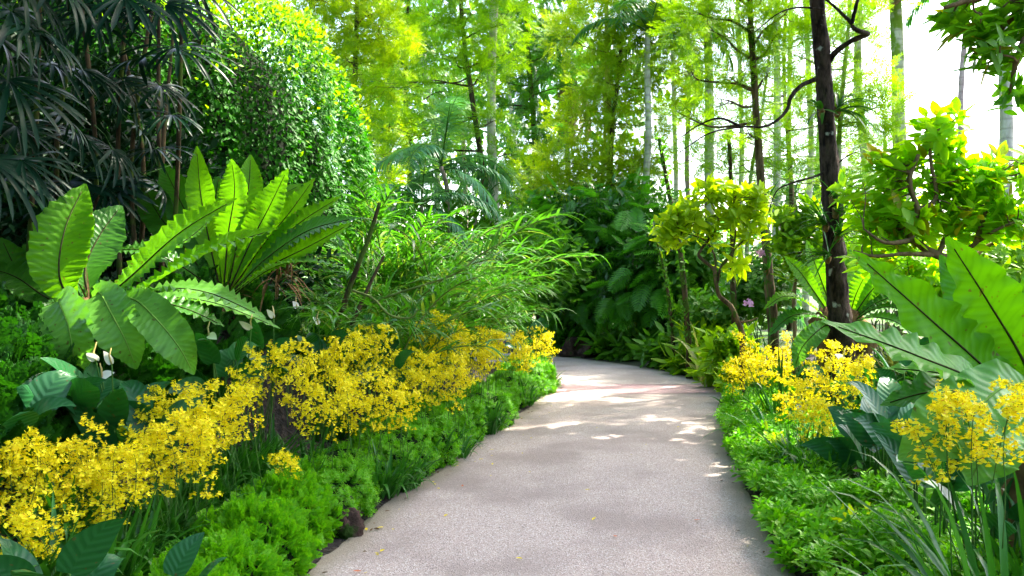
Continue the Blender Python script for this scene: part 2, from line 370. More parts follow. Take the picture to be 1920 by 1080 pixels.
# path: three sheets laid end to end (grey exposed aggregate, pink band, tan far stretch)
def path_mat(name, a, b, speck, dark):
    m, nt, N, out, L = mat(name); tc = N('TexCoord'); uv = N('UVMap'); su = N('SeparateXYZ'); L(uv.outputs[0], su.inputs[0])
    n1 = N('TexNoise'); n1.inputs['Scale'].default_value = 100; n1.inputs['Detail'].default_value = 3; L(tc.outputs['Object'], n1.inputs['Vector'])
    vo = N('TexVoronoi'); vo.inputs['Scale'].default_value = 130; L(tc.outputs['Object'], vo.inputs['Vector'])
    n3 = N('TexNoise'); n3.inputs['Scale'].default_value = 1.1; n3.inputs['Detail'].default_value = 5; L(tc.outputs['Object'], n3.inputs['Vector'])
    n4 = N('TexNoise'); n4.inputs['Scale'].default_value = 28; n4.inputs['Detail'].default_value = 4; L(tc.outputs['Object'], n4.inputs['Vector'])
    col = mixc(N, L, a, b, smoothnode(N, L, n1.outputs[0], .32, .68))
    sc = N('SeparateColor'); L(vo.outputs['Color'], sc.inputs[0])
    col = mixc(N, L, col, speck, mth(N, L, 'MULTIPLY', mth(N, L, 'GREATER_THAN', sc.outputs[0], .86), .75))
    col = mixc(N, L, col, dark, mth(N, L, 'MULTIPLY', mth(N, L, 'LESS_THAN', sc.outputs[1], .16), .6))
    col = mixc(N, L, col, [x * .75 for x in a], mth(N, L, 'MULTIPLY', smoothnode(N, L, n3.outputs[0], .42, .66), .75))
    col = mixc(N, L, col, [x * 1.2 for x in b], mth(N, L, 'MULTIPLY', smoothnode(N, L, n4.outputs[0], .55, .75), .3))
    e = mth(N, L, 'ABSOLUTE', mth(N, L, 'SUBTRACT', su.outputs[0], .5))           # worn mossy dirt along both edges
    e = mth(N, L, 'ADD', e, mth(N, L, 'MULTIPLY', mth(N, L, 'SUBTRACT', n3.outputs[0], .5), .12))
    col = mixc(N, L, col, (.20, .17, .11), mth(N, L, 'MULTIPLY', smoothnode(N, L, e, .40, .485), .75))
    col = mixc(N, L, col, (.05, .05, .02), mth(N, L, 'MULTIPLY', smoothnode(N, L, e, .488, .505), .7))
    p = N('BsdfPrincipled'); p.inputs['Roughness'].default_value = .75; p.inputs['Specular IOR Level'].default_value = .35; L(col, p.inputs['Base Color'])
    bp = N('Bump'); bp.inputs['Strength'].default_value = .55; bp.inputs['Distance'].default_value = .006
    L(mth(N, L, 'ADD', vo.outputs['Distance'], n1.outputs[0]), bp.inputs['Height']); L(bp.outputs[0], p.inputs['Normal']); L(p.outputs[0], out.inputs[0])
    return m
def path_sheet(name, i0, i1, mt):
    l = EL_T(i0, i1); r = ER_T(i0, i1); u = np.linspace(0, 1, 13)
    v = l[:, None] * (1 - u)[None, :, None] + r[:, None] * u[None, :, None]
    z = np.zeros(v.shape[:2]); v = np.concatenate([v, z[..., None]], -1)
    k = len(l); i = (np.arange(k - 1) * 13)[:, None]; j = np.arange(12)[None]
    mb = MB(); mb.add(v, np.stack([i + j, i + j + 1, i + 14 + j, i + 13 + j], -1).reshape(-1, 4), 0, np.stack(np.broadcast_arrays(u[None], np.linspace(i0, i1, k)[:, None]), -1))
    for ed, sgn in ((l, 1), (r, -1)):                        # slab edge down into the soil
        a = np.concatenate([ed, np.zeros((k, 1))], 1); b = a - V(0, 0, .06)
        vv = np.stack([a, b], 1).reshape(-1, 3); ii = np.arange(k - 1) * 2
        mb.add(vv, np.stack([ii, ii + 1, ii + 3, ii + 2], -1), 0)
    return tag(build(name, mb, mt), kind='structure')
def interp_line(S, i0, i1):
    n = int((i1 - i0) * NI) + 1; t = np.linspace(i0, i1, n) * NI; k = np.arange(len(S))
    return np.stack([np.interp(t, k, S[:, 0]), np.interp(t, k, S[:, 1])], -1)
EL_T = lambda a, b: interp_line(EL_F, a, b); ER_T = lambda a, b: interp_line(ER_F, a, b)
EL_F = ELs + (rng.standard_normal(ELs.shape) * .006); ER_F = ERs + rng.standard_normal(ERs.shape) * .006
GREY = path_mat('exposed_aggregate', (.32, .25, .22), (.48, .395, .35), (.58, .53, .49), (.12, .09, .08))
PINK = path_mat('pink_aggregate', (.36, .22, .22), (.5, .33, .32), (.6, .5, .48), (.2, .12, .12))
TAN = path_mat('tan_aggregate', (.32, .27, .245), (.46, .40, .36), (.6, .56, .52), (.15, .12, .1))
path_sheet('path', 0, 8, GREY); path_sheet('path_band', 8, 8.8, PINK); path_sheet('path_bend', 8.8, 14, TAN)

mb = MB()                                                    # joint lines where the pink band meets the grey
for k in (8, 8.8):
    a = interp_line(EL_F, k, k)[0]; b = interp_line(ER_F, k, k)[0]; q = np.linspace(a, b, 30); q = np.concatenate([q, np.full((30, 1), .004)], 1)
    mb.add(np.stack([q - V(0, .009, 0), q + V(0, .009, 0)], 1), np.stack([np.arange(29) * 2, np.arange(29) * 2 + 2, np.arange(29) * 2 + 3, np.arange(29) * 2 + 1], -1))
tag(build('path_joint', mb, bark('joint_grout', (.05, .04, .035), (.1, .08, .07), (20, 20, 20))), kind='structure')

# ------------------------------------------------------------------ sky, sun, camera
SUN_AZ, SUN_EL = math.radians(48), math.radians(53)     # azimuth from straight ahead towards the right
W = bpy.data.worlds.new('World'); SC.world = W; W.use_nodes = True; nt = W.node_tree
bg = nt.nodes['Background']; sky = nt.nodes.new('ShaderNodeTexSky'); sky.sky_type = 'NISHITA'; sky.sun_disc = False
sky.sun_elevation = SUN_EL; sky.sun_rotation = SUN_AZ; sky.air_density = 1.; sky.dust_density = 4.; sky.ozone_density = 1.
nt.links.new(sky.outputs[0], bg.inputs[0]); bg.inputs[1].default_value = .15
sd = bpy.data.lights.new('sun', 'SUN'); sd.energy = 2.7; sd.angle = math.radians(.53); sd.color = (1., .93, .8)
so = bpy.data.objects.new('sun', sd); COL.objects.link(so)
from mathutils import Vector
SD = V(math.sin(SUN_AZ) * math.cos(SUN_EL), math.cos(SUN_AZ) * math.cos(SUN_EL), math.sin(SUN_EL))
so.rotation_euler = Vector(SD).to_track_quat('Z', 'Y').to_euler()
cd = bpy.data.cameras.new('camera'); co = bpy.data.objects.new('camera', cd); COL.objects.link(co)
co.location = (0, 0, CZ); co.rotation_euler = (math.pi / 2, 0, 0); cd.lens = 28; cd.sensor_width = 36; cd.clip_end = 2000; cd.clip_start = .05
SC.camera = co
SC.view_settings.view_transform = 'Standard'; SC.view_settings.look = 'None'; SC.view_settings.exposure = 3.0; SC.view_settings.gamma = 1
SC.render.engine = 'CYCLES'; cy = SC.cycles
cy.max_bounces = 7; cy.diffuse_bounces = 4; cy.transmission_bounces = 5; cy.glossy_bounces = 2; cy.use_denoising = True
try: cy.denoiser = 'OPENIMAGEDENOISE'
except Exception: pass
cy.caustics_reflective = False; cy.caustics_refractive = False; cy.sample_clamp_indirect = 6
# ================================================================== FERNS
def frond(parent, pts, W, face, mt='fern', wave=.011, cup=.1, rib='midrib', nw=None, pw=1.15):
    p = spline([P(*q) if len(q) == 3 else q for q in pts], 52); t = np.linspace(0, 1, 52)
    ln = np.linalg.norm(np.diff(p, axis=0), axis=1).sum()
    tg = norm(np.gradient(p, axis=0)); face = V(*face)
    side = norm(np.cross(tg, face)); nr = norm(np.cross(side, tg))
    w = W / 2 * (.16 + .84 * smooth(t, 0, .5)) * np.clip((1 - t) / .30, .015, 1) ** .75
    u = np.linspace(-1, 1, 13); nw = nw or max(6, ln / .05)
    ph = U(0, 6.28, 2); am = wave * (.5 + U(.4, 1.3, 52))[:, None]
    phs = np.where(u < 0, ph[0], ph[1])[None]
    wob_ = np.cumsum(rng.normal(0, .32, 52))[:, None]; am = am * (.6 + np.abs(np.sin(np.cumsum(rng.normal(0, .3, 52)))))[:, None]
    ripple = np.sin(t[:, None] * nw * 6.283 + wob_ + phs + 1.2 * np.abs(u)[None] + .9 * np.sin(t[:, None] * 17 + ph[0])) * np.abs(u)[None] ** pw * am
    jag = 1 + .03 * np.sin(t[:, None] * nw * 6.283 * .5 + phs * 2 + wob_ * 1.7) * np.abs(u)[None]
    z = cup * np.abs(u)[None] ** 1.4 * w[:, None] * 2 + ripple * np.clip(w / w.max() * 1.4, .1, 1)[:, None]
    v = p[:, None] + side[:, None] * (w[:, None] * u[None] * jag)[..., None] + nr[:, None] * z[..., None]
    i = (np.arange(51) * 13)[:, None]; j = np.arange(12)[None]
    mb = MB(); mb.add(v, np.stack([i + j, i + j + 1, i + 14 + j, i + 13 + j], -1).reshape(-1, 4), 0, np.stack(np.broadcast_arrays((u[None] + 1) / 2, t[:, None] * ln / 1.), -1))
    o = build('frond', mb, M[mt], parent)
    rb = MB(); tube(rb, p[:-3] + nr[:-3] * .002, np.interp(t[:-3], [0, 1], [.0075, .002]), 6)
    r = build('midrib', rb, M[rib], o)
    r.matrix_parent_inverse.identity()
    v0 = np.array(parent['_at'])
    # midrib verts are world: shift into the parent's frame
    me = r.data; co_ = np.empty(len(me.vertices) * 3, np.float32); me.vertices.foreach_get('co', co_)
    me.vertices.foreach_set('co', (co_.reshape(-1, 3) - v0).astype(np.float32).ravel()); me.update()
    return o

def root_ball(parent, c, r, m='dead'):
    mb = MB(); blob(mb, c, r, 22, 12, .2, seed=int(abs(c[0]) * 100))
    for k in range(70):
        d = rand_dir(1)[0]; ribbons(mb, [np.asarray(c) + d * np.asarray(r) * .9], d + V(0, 0, -.3), U(.08, .25), .015, U(.3, 1.2), 3, p_blade)
    build('root_ball', mb, M[m], parent)

CAM = (0, -1, .35)
def fern(label, center, fronds, ball=None):
    c = P(*center); t = thing('birds_nest_fern', label, 'fern', c)
    for f in fronds: frond(t, *f[:1], **f[1])
    if ball: root_ball(t, c - V(0, 0, ball[1] * .55), (ball[0], ball[0], ball[1]))
    return t
D_ = dict
fern('large glossy fern rosette with fronds drooping over the white flamingo flowers', (168, 580, 5.0), [
    ([(148, 582, 5), (112, 520, 4.95), (122, 430, 5.05), (160, 345, 5.25)], D_(W=.35, face=(.25, -1, .1), wave=0.0121, cup=.08)),
    ([(172, 577, 5.05), (160, 505, 5.3), (188, 440, 5.5), (228, 385, 5.7)], D_(W=.32, face=(.5, -1, .2), mt='fern_dark')),
    ([(185, 572, 5), (250, 515, 4.95), (340, 435, 4.9), (444, 372, 4.9)], D_(W=.27, face=(-.5, -.8, .5), wave=0.0110)),
    ([(190, 572, 5.1), (265, 502, 5.3), (350, 450, 5.5), (396, 412, 5.6)], D_(W=.26, face=(-.3, -.5, .8), mt='fern_pale', cup=.12)),
    ([(205, 573, 5), (300, 522, 4.9), (400, 468, 4.8), (522, 429, 4.75)], D_(W=.24, face=(-.25, -.45, .85), wave=0.0132, cup=.16)),
    ([(208, 576, 5), (290, 545, 4.9), (385, 548, 4.8), (498, 596, 4.7)], D_(W=.24, face=(.1, -.25, 1), mt='fern_pale', cup=.12)),
    ([(208, 580, 5.1), (300, 560, 5.15), (400, 568, 5.2), (525, 616, 5.2)], D_(W=.22, face=(.1, -.25, 1), mt='fern_pale', cup=.12)),
    ([(208, 580, 5.0), (280, 566, 5.0), (350, 580, 5.0), (420, 612, 5.0)], D_(W=.2, face=(.1, -.3, 1), mt='fern_dark')),
    ([(178, 576, 5), (186, 549, 4.85), (210, 590, 4.65), (236, 640, 4.6), (256, 692, 4.65)], D_(W=.27, face=(.1, -1, .35), mt='fern_pale', cup=.12, wave=0.0121, rib='midrib_green')),
    ([(198, 574, 5), (246, 560, 4.8), (290, 595, 4.6), (335, 650, 4.55), (364, 702, 4.6)], D_(W=.23, face=(.1, -1, .5), mt='fern_pale', cup=.12, wave=0.0132, rib='midrib_green')),
    ([(152, 580, 5), (112, 562, 4.8), (128, 610, 4.65), (137, 660, 4.62), (144, 706, 4.68)], D_(W=.33, face=(-.1, -1, .2), mt='fern_pale', cup=.12, wave=0.0099, rib='midrib_green')),
    ([(150, 580, 5.1), (90, 560, 5.3), (30, 520, 5.4), (-30, 500, 5.4)], D_(W=.28, face=(.3, -.6, .8), mt='fern_dark')),
], (.1, .16))
fern('dark fern rosette half hidden behind the big glossy one at the shady bank', (84, 612, 5.7), [
    ([(90, 612, 5.7), (62, 560, 5.7), (28, 500, 5.7), (2, 446, 5.7)], D_(W=.26, face=(.4, -1, .2), mt='fern_dark')),
    ([(80, 612, 5.6), (40, 585, 5.5), (0, 550, 5.4), (-50, 535, 5.3)], D_(W=.24, face=(.3, -.8, .6), mt='fern_dark')),
    ([(88, 608, 5.8), (66, 540, 5.9), (64, 480, 6.0), (72, 440, 6.1)], D_(W=.24, face=CAM, mt='fern_dark')),
    ([(80, 616, 5.5), (40, 612, 5.3), (0, 625, 5.2), (-30, 650, 5.2)], D_(W=.22, face=(.2, -.8, .8), mt='fern_dark')),
    ([(86, 610, 5.7), (40, 540, 5.9), (0, 480, 6.0), (-40, 440, 6.1)], D_(W=.24, face=(.4, -1, .2), mt='fern_dark')),
], (.16, .2))
fern('upright fern rosette with bright translucent tips below the clipped leafy wall', (425, 545, 6.3), [
    ([(412, 540, 6.35), (392, 450, 6.4), (376, 360, 6.45), (369, 274, 6.55)], D_(W=0.228, face=(.1, -1, .1), wave=0.0066)),
    ([(420, 542, 6.3), (428, 440, 6.3), (440, 360, 6.3), (434, 298, 6.35)], D_(W=0.257, face=(-.2, -1, .1), wave=0.0110)),
    ([(428, 542, 6.4), (450, 430, 6.5), (466, 350, 6.6), (470, 290, 6.7)], D_(W=0.232, face=(.2, -1, .1), wave=0.0066)),
    ([(430, 544, 6.3), (470, 455, 6.3), (505, 388, 6.3), (540, 316, 6.35)], D_(W=0.281, face=(-.3, -1, .25), wave=0.0110)),
    ([(434, 545, 6.35), (492, 462, 6.4), (542, 400, 6.4), (590, 334, 6.45)], D_(W=0.232, face=(-.3, -1, .35))),
    ([(436, 546, 6.3), (500, 478, 6.3), (560, 420, 6.3), (640, 368, 6.3)], D_(W=0.232, face=(-.4, -.8, .5))),
    ([(438, 546, 6.25), (500, 485, 6.15), (580, 432, 6.1), (672, 408, 6.0)], D_(W=0.253, face=(-.2, -.6, .8), mt='fern_dark')),
    ([(440, 548, 6.2), (510, 498, 6.1), (580, 462, 6.0), (660, 418, 5.95)], D_(W=0.213, face=(-.3, -.7, .6))),
    ([(442, 550, 6.2), (505, 505, 6.0), (565, 490, 5.9), (646, 502, 5.9)], D_(W=0.175, face=(0, -.2, 1), mt='fern_pale', cup=.12)),
    ([(410, 542, 6.4), (372, 450, 6.5), (335, 370, 6.6), (304, 306, 6.7)], D_(W=0.291, face=(.3, -1, .1), mt='fern_dark')),
    ([(405, 544, 6.4), (350, 470, 6.5), (296, 400, 6.6), (262, 330, 6.7)], D_(W=0.272, face=(.3, -1, .3), mt='fern_dark')),
    ([(416, 542, 6.5), (405, 450, 6.6), (404, 380, 6.7), (410, 330, 6.8)], D_(W=0.253, face=CAM, mt='fern_dark')),
    ([(402, 545, 6.2), (340, 500, 6.1), (270, 470, 6.0), (210, 470, 6.0)], D_(W=0.213, face=(.2, -.5, .9), mt='fern_dark')),
    ([(425, 545, 6.4), (475, 440, 6.6), (510, 380, 6.75), (566, 345, 6.9)], D_(W=0.232, face=(-.2, -1, .3))),
], (.09, .1))
fern('fern rosette growing around the foot of the dark patchy tree trunk', (1582, 606, 8.75), [
    ([(1560, 604, 8.7), (1510, 566, 8.6), (1470, 556, 8.5), (1432, 580, 8.5)], D_(W=.20, face=(0, -.4, 1))),
    ([(1562, 606, 8.65), (1520, 590, 8.5), (1480, 595, 8.4), (1440, 630, 8.4)], D_(W=.2, face=(0, -.5, 1), mt='fern_dark')),
    ([(1564, 602, 8.8), (1525, 545, 8.8), (1500, 510, 8.8), (1470, 480, 8.8)], D_(W=.19, face=CAM)),
    ([(1566, 602, 8.9), (1545, 540, 9.0), (1530, 500, 9.0), (1512, 450, 9.1)], D_(W=.22, face=CAM)),
    ([(1560, 608, 8.6), (1540, 615, 8.3), (1505, 650, 8.2), (1490, 690, 8.2)], D_(W=.22, face=(0, -1, .5), mt='fern_pale', cup=.12)),
    ([(1592, 602, 8.8), (1602, 560, 8.8), (1620, 520, 8.8), (1645, 474, 8.8)], D_(W=.24, face=(.1, -1, .1))),
    ([(1594, 602, 8.75), (1630, 550, 8.7), (1665, 515, 8.7), (1700, 490, 8.7)], D_(W=.2, face=(-.3, -.8, .5))),
    ([(1596, 604, 8.7), (1640, 570, 8.6), (1690, 555, 8.5), (1745, 570, 8.5)], D_(W=.2, face=(0, -.5, 1), mt='fern_dark')),
    ([(1596, 605, 8.65), (1640, 580, 8.5), (1685, 580, 8.4), (1715, 620, 8.4)], D_(W=.18, face=(0, -.5, 1), mt='fern_dark')),
    ([(1596, 606, 8.6), (1640, 595, 8.4), (1690, 610, 8.3), (1730, 660, 8.3)], D_(W=.2, face=(0, -.6, 1), mt='fern_pale', cup=.12)),
    ([(1594, 604, 8.75), (1635, 565, 8.7), (1680, 530, 8.65), (1730, 525, 8.6)], D_(W=.18, face=(-.2, -.6, .8))),
    ([(1590, 603, 8.9), (1600, 540, 9.0), (1606, 490, 9.1), (1600, 440, 9.2)], D_(W=.2, face=CAM)),
], (.3, .35))
fe = fern('huge fern rosette at the path corner with fronds reaching over the flower spray', (1995, 850, 3.5), [
    ([(1990, 850, 3.5), (1925, 690, 3.45), (1855, 570, 3.4), (1774, 444, 3.35)], D_(nw=9, pw=2.2, W=.27, face=(-.35, -1, .25), wave=0.0150, cup=.1, mt='fern_big')),
    ([(1975, 850, 3.45), (1870, 715, 3.35), (1745, 600, 3.3), (1600, 472, 3.3)], D_(nw=9, pw=2.2, W=.22, face=(-.35, -.7, .55), wave=0.0170, mt='fern_big')),
    ([(1985, 850, 3.55), (1905, 715, 3.55), (1835, 620, 3.55), (1792, 558, 3.6)], D_(nw=9, pw=2.2, W=.25, face=(-.1, -1, .2), mt='fern_big')),
    ([(1970, 860, 3.4), (1860, 735, 3.2), (1720, 668, 3.1), (1540, 602, 3.1)], D_(nw=9, pw=2.2, W=.20, face=(-.2, -.55, .8), wave=0.0130, mt='fern_pale', rib='midrib')),
    ([(1970, 860, 3.5), (1900, 765, 3.6), (1780, 705, 3.7), (1655, 690, 3.8)], D_(nw=9, pw=2.2, W=.18, face=(-.1, -.4, .9), mt='fern_pale')),
    ([(1985, 855, 3.4), (1905, 728, 3.15), (1830, 765, 3.0), (1755, 815, 2.95), (1685, 862, 2.95)], D_(nw=9, pw=2.2, W=.27, face=(-.35, -1, .5), mt='fern_pale', wave=0.0110, rib='midrib_green')),
    ([(2000, 850, 3.6), (1990, 700, 3.8), (1962, 570, 3.9), (1930, 500, 4.0)], D_(nw=9, pw=2.2, W=.26, face=(-.5, -1, .2), mt='fern_big')),
    ([(1990, 865, 3.35), (1895, 800, 3.05), (1850, 845, 2.9), (1815, 910, 2.85)], D_(nw=9, pw=2.2, W=.22, face=(-.2, -1, .5), mt='fern_pale', rib='midrib_green')),
    ([(1985, 850, 3.6), (1900, 690, 3.75), (1820, 570, 3.85), (1762, 478, 3.9)], D_(nw=9, pw=2.2, W=.22, face=(-.5, -.7, .5), mt='fern_dark')),
    ([(1985, 858, 3.45), (1890, 760, 3.4), (1760, 735, 3.35), (1650, 760, 3.4)], D_(nw=9, pw=2.2, W=.2, face=(-.1, -.6, .9), mt='fern_dark')),
    ([(2010, 850, 3.5), (2060, 720, 3.5), (2100, 620, 3.5), (2160, 540, 3.5)], D_(nw=9, pw=2.2, W=.28, face=CAM, mt='fern_big')),
], (.2, .5))

# ================================================================== FLAMINGO FLOWERS (big dark leaves, white spathes)
def p_heart(t): return np.maximum(np.sin(np.pi * np.clip(t * .93 + .07, 0, 1) ** .68) ** .75, .03)
def flamingo(label, c, n, L, spathes=0, group=None, spread=.17, facing=(0.15, -1), cat='flamingo plant', lean=.5):
    p = P(*c) if len(c) == 3 else V(*c[:3]); g = on_ground(p[0], p[1]); t = thing('flamingo_plant', label, cat, g, group)
    top = p - g
    for k in range(n):
        a = 2.4 * k + U(-.4, .4); out = V(math.cos(a), math.sin(a), 0)
        b = p + out * spread * U(.3, 1.) + V(0, 0, U(-.22, .08) - L * .3)
        if b[2] < g[2] + .12: b[2] = g[2] + U(.12, .2)
        d = norm(out * lean + V(facing[0], facing[1], 0) * .12 + V(0, 0, U(.35, 1.1)))
        face = norm(V(facing[0], facing[1], .7) + .5 * rng.standard_normal(3)); sd_ = np.cross(d, face)
        mb = MB(); ribbons(mb, [b], d, L * U(.75, 1.15), L * U(.42, .55), U(.5, 1.3), 10, p_heart, U(-.3, .3), U(.1, .24), 0, 1.6, side=sd_[None])
        o = build('leaf', mb, M['anth'], t)
        st = MB(); tube(st, spline([g + out * .03, (g + b) / 2 + out * .03, b], 8), .005, 5)
        s = build('petiole', st, M['stalk'], t); s.parent = o
    for k in range(spathes):
        b = p + V(U(-.2, .2), U(-.12, .05), U(.05, .2)); f = norm(V(U(-.9, .9), -1, U(.2, .9)))
        mb = MB(); d = norm(np.cross(f, V(U(-.4, .4), .2, 1))) ; d = norm(V(U(-.8, .8), U(-.4, 0), U(-.1, .9)))
        ribbons(mb, [b], d, U(.075, .095), U(.05, .065), U(.3, 1.2), 8, p_heart, 0, .12, 0, 1.4, side=np.cross(d, f)[None])
        o = build('spathe', mb, M['spathe'], t)
        sp = MB(); tube(sp, [b, b + V(U(-.01, .01), -.01, .05), b + V(U(-.02, .02), -.01, U(.08, .11))], [.006, .0055, .003], 6)
        s = build('spadix', sp, M['spadix'], t); s.parent = o
        st = MB(); tube(st, spline([g + V(U(-.05, .05), 0, 0), (g + b) / 2 + V(.02, .03, 0), b], 8), .004, 5)
        s = build('flower_stalk', st, M['stalk'], t); s.parent = o
    return t
FL = [
    ('dark leaved flamingo plant with white spathes under the drooping fern fronds', (190, 735, 4.5), 9, .36, 3),
    ('dark flamingo plant with upright pointed leaves beside the mossy bank', (118, 752, 4.35), 6, .36, 0),
    ('broad dark flamingo leaves leaning against the mossy bank near the frame edge', (15, 800, 3.95), 7, .34, 0),
    ('dark flamingo plant squeezed behind the second yellow flower mass', (268, 775, 4.35), 7, .33, 0),
    ('flamingo plant showing one white spathe by the tip of the drooping fern', (420, 655, 5.2), 8, .30, 2),
    ('flamingo plant with two white spathes between fern and yellow flowers', (490, 640, 5.7), 7, .28, 2),
    ('flamingo plant with a pair of round white spathes above the yellow flowers', (600, 622, 6.4), 7, .28, 2),
    ('dark flamingo plant below the bent yellowish palm stem', (700, 616, 7.0), 7, .28, 0),
    ('small flamingo plant peeping out in a gap of the flower row', (730, 690, 6.6), 5, .22, 0),
    ('low dark leaf plant with a lone white spathe behind the end of the flower row', (988, 620, 11.5), 6, .28, 1),
    ('broad round leaved plant at the lower corner below the yellow flowers', (95, 1040, 3.05), 5, .30, 0),
    ('broad round leaved plant on the dark soil near the lower border', (290, 1062, 3.15), 4, .26, 0),
    ('dark broad leaved clump in the shade under the huge corner fern', (1690, 770, 5.2), 15, .36, 0),
    ('dark broad leaved clump behind the strappy flower tuft', (1635, 790, 5.6), 13, .34, 0),
    ('dark broad leaved clump lying below the pale drooping frond', (1745, 840, 4.2), 12, .3, 0),
    ('upright dark leaves standing behind the long pale frond', (1690, 650, 6.6), 7, .3, 0),
    ('dark leaf plant between the two flower masses beside the trunk', (1560, 690, 7.2), 6, .26, 1),
    ('dark leaf plant filling the shade beneath the huge fern', (1850, 860, 3.5), 10, .28, 0),
]
for lab, c, n, L_, s in FL: flamingo(lab, c, n, L_, s)

# ================================================================== YELLOW ORCHIDS
def tf(mb):                                       # one bloom: large two-lobed lip, small petals, brown eye
    def quad(pts, mi): mb.add(np.array(pts, float), [[0, 1, 2, 3]], mi)
    quad([(-.12, 0, 0), (.12, 0, 0), (.62, -.42, .1), (.30, -.62, .04)], 0); quad([(.12, 0, 0), (-.12, 0, 0), (-.30, -.62, .04), (-.62, -.42, .1)], 0)
    quad([(-.12, -.05, .01), (.12, -.05, .01), (.30, -.62, .05), (-.30, -.62, .05)], 0)
    quad([(0, 0, 0), (.2, .12, .1), (.52, .3, .16), (.2, .3, .1)], 0); quad([(0, 0, 0), (-.2, .3, .1), (-.52, .3, .16), (-.2, .12, .1)], 0)
    quad([(0, 0, 0), (.14, .2, .05), (0, .5, .14), (-.14, .2, .05)], 0)
    quad([(-.11, -.06, .06), (.11, -.06, .06), (.09, .13, .07), (-.09, .13, .07)], 1)
FLOWER = template(tf)
sprays = []
holder = thing('orchid_seed', 'x', 'x', (0, 0, 0))
for k in range(6):
    st = MB(); fl = MB(); Ls = .44
    lean = V(U(-.3, .3), U(-.3, .3), 1); ax = spline([V(0, 0, -.5) - V(lean[0], lean[1], 0) * .15, V(0, 0, -.2), V(0, 0, 0), lean * Ls * .5, lean * Ls * .8 + V(lean[0], lean[1], -.3) * Ls * .55], 24)
    tube(st, ax, np.linspace(.0035, .0012, 24), 4)
    top = ax[11:]; tt = np.linspace(0, 1, len(top)); pos = []
    for b in range(15):
        i = min(int(b / 15 * len(top)), len(top) - 1); a = 2.4 * b + U(-.5, .5); d = norm(V(math.cos(a), math.sin(a), U(-.1, .6)))
        bl = U(.07, .135) * (1 - .55 * tt[i]); e = top[i] + d * bl - V(0, 0, bl * .15)
        tube(st, [top[i], top[i] + d * bl * .55, e], .0009, 3, cap=False)
        nf = int(U(5, 8)); f = np.linspace(.25, 1., nf)[:, None]
        pos.append(top[i] + (e - top[i]) * f + rng.standard_normal((nf, 3)) * .017)
    pos = np.concatenate(pos); n = len(pos)
    face = norm(V(.1, -.75, .35) + .75 * rng.standard_normal((n, 3)) + norm(pos - V(0, 0, .2)) * .5)
    d = norm(V(0, 0, 1) + .35 * rng.standard_normal((n, 3)) - face * (face[:, 2:3]))
    scatter(fl, FLOWER, pos, d, face, U(.023, .032, n))
    o = build('flower_spray', st, M['stalk'], holder)
    s = build('blossoms', fl, [M['flower'], M['flower_eye']], holder, smooth_=False); s.parent = o
    sprays.append(o)
tufts = []
for k in range(5):                               # strappy leaf tuft
    mb = MB(); n = 26; a = U(0, 6.28, n); out = np.stack([np.cos(a), np.sin(a), np.zeros(n)], 1)
    ribbons(mb, out * U(.01, .10, n)[:, None], out * U(.15, .75, n)[:, None] + V(0, 0, 1), U(.22, .46, n), U(.022, .036, n), U(.3, 1.8, n), 7, p_strap, U(-.5, .5, n), .14)
    tufts.append(build('leaf_tuft', mb, M['strap'], holder))
def orchid(label, c, r, n=9, tuft=3, group=None, hs=1., ground=None):
    p = P(*c); Y = c[2]; R = r / F * Y; g = on_ground(p[0], p[1]) if ground is None else V(*ground)
    g = g + V(0, .08, 0); g[2] = float(H(np.array([g[0]]), np.array([g[1]]))[0])
    t = thing('yellow_orchid', label, 'orchid', g, group)
    for k in range(n):
        a = 2.4 * k + U(-.5, .5); q = math.sqrt((k + .5) / n) * R * .8; o = V(math.cos(a) * q, math.sin(a) * q * .7, math.sin(a * 1.7 + 1) * q * .75)
        s = share(sprays[rng.integers(6)], t, p + o * V(1, 1, .8) - V(0, 0, .2 * hs), (U(-.15, .25), U(-.25, .25) + .8 * o[0], U(-1.2, 1.2)), U(.85, 1.15) * hs, 'flower_spray')
        del s
    for k in range(tuft):
        a = U(0, 6.28); share(tufts[rng.integers(5)], t, g + V(math.cos(a), math.sin(a), 0) * R * .55, (0, 0, U(0, 6.28)), U(.7, 1.), 'leaf_tuft')
    return t
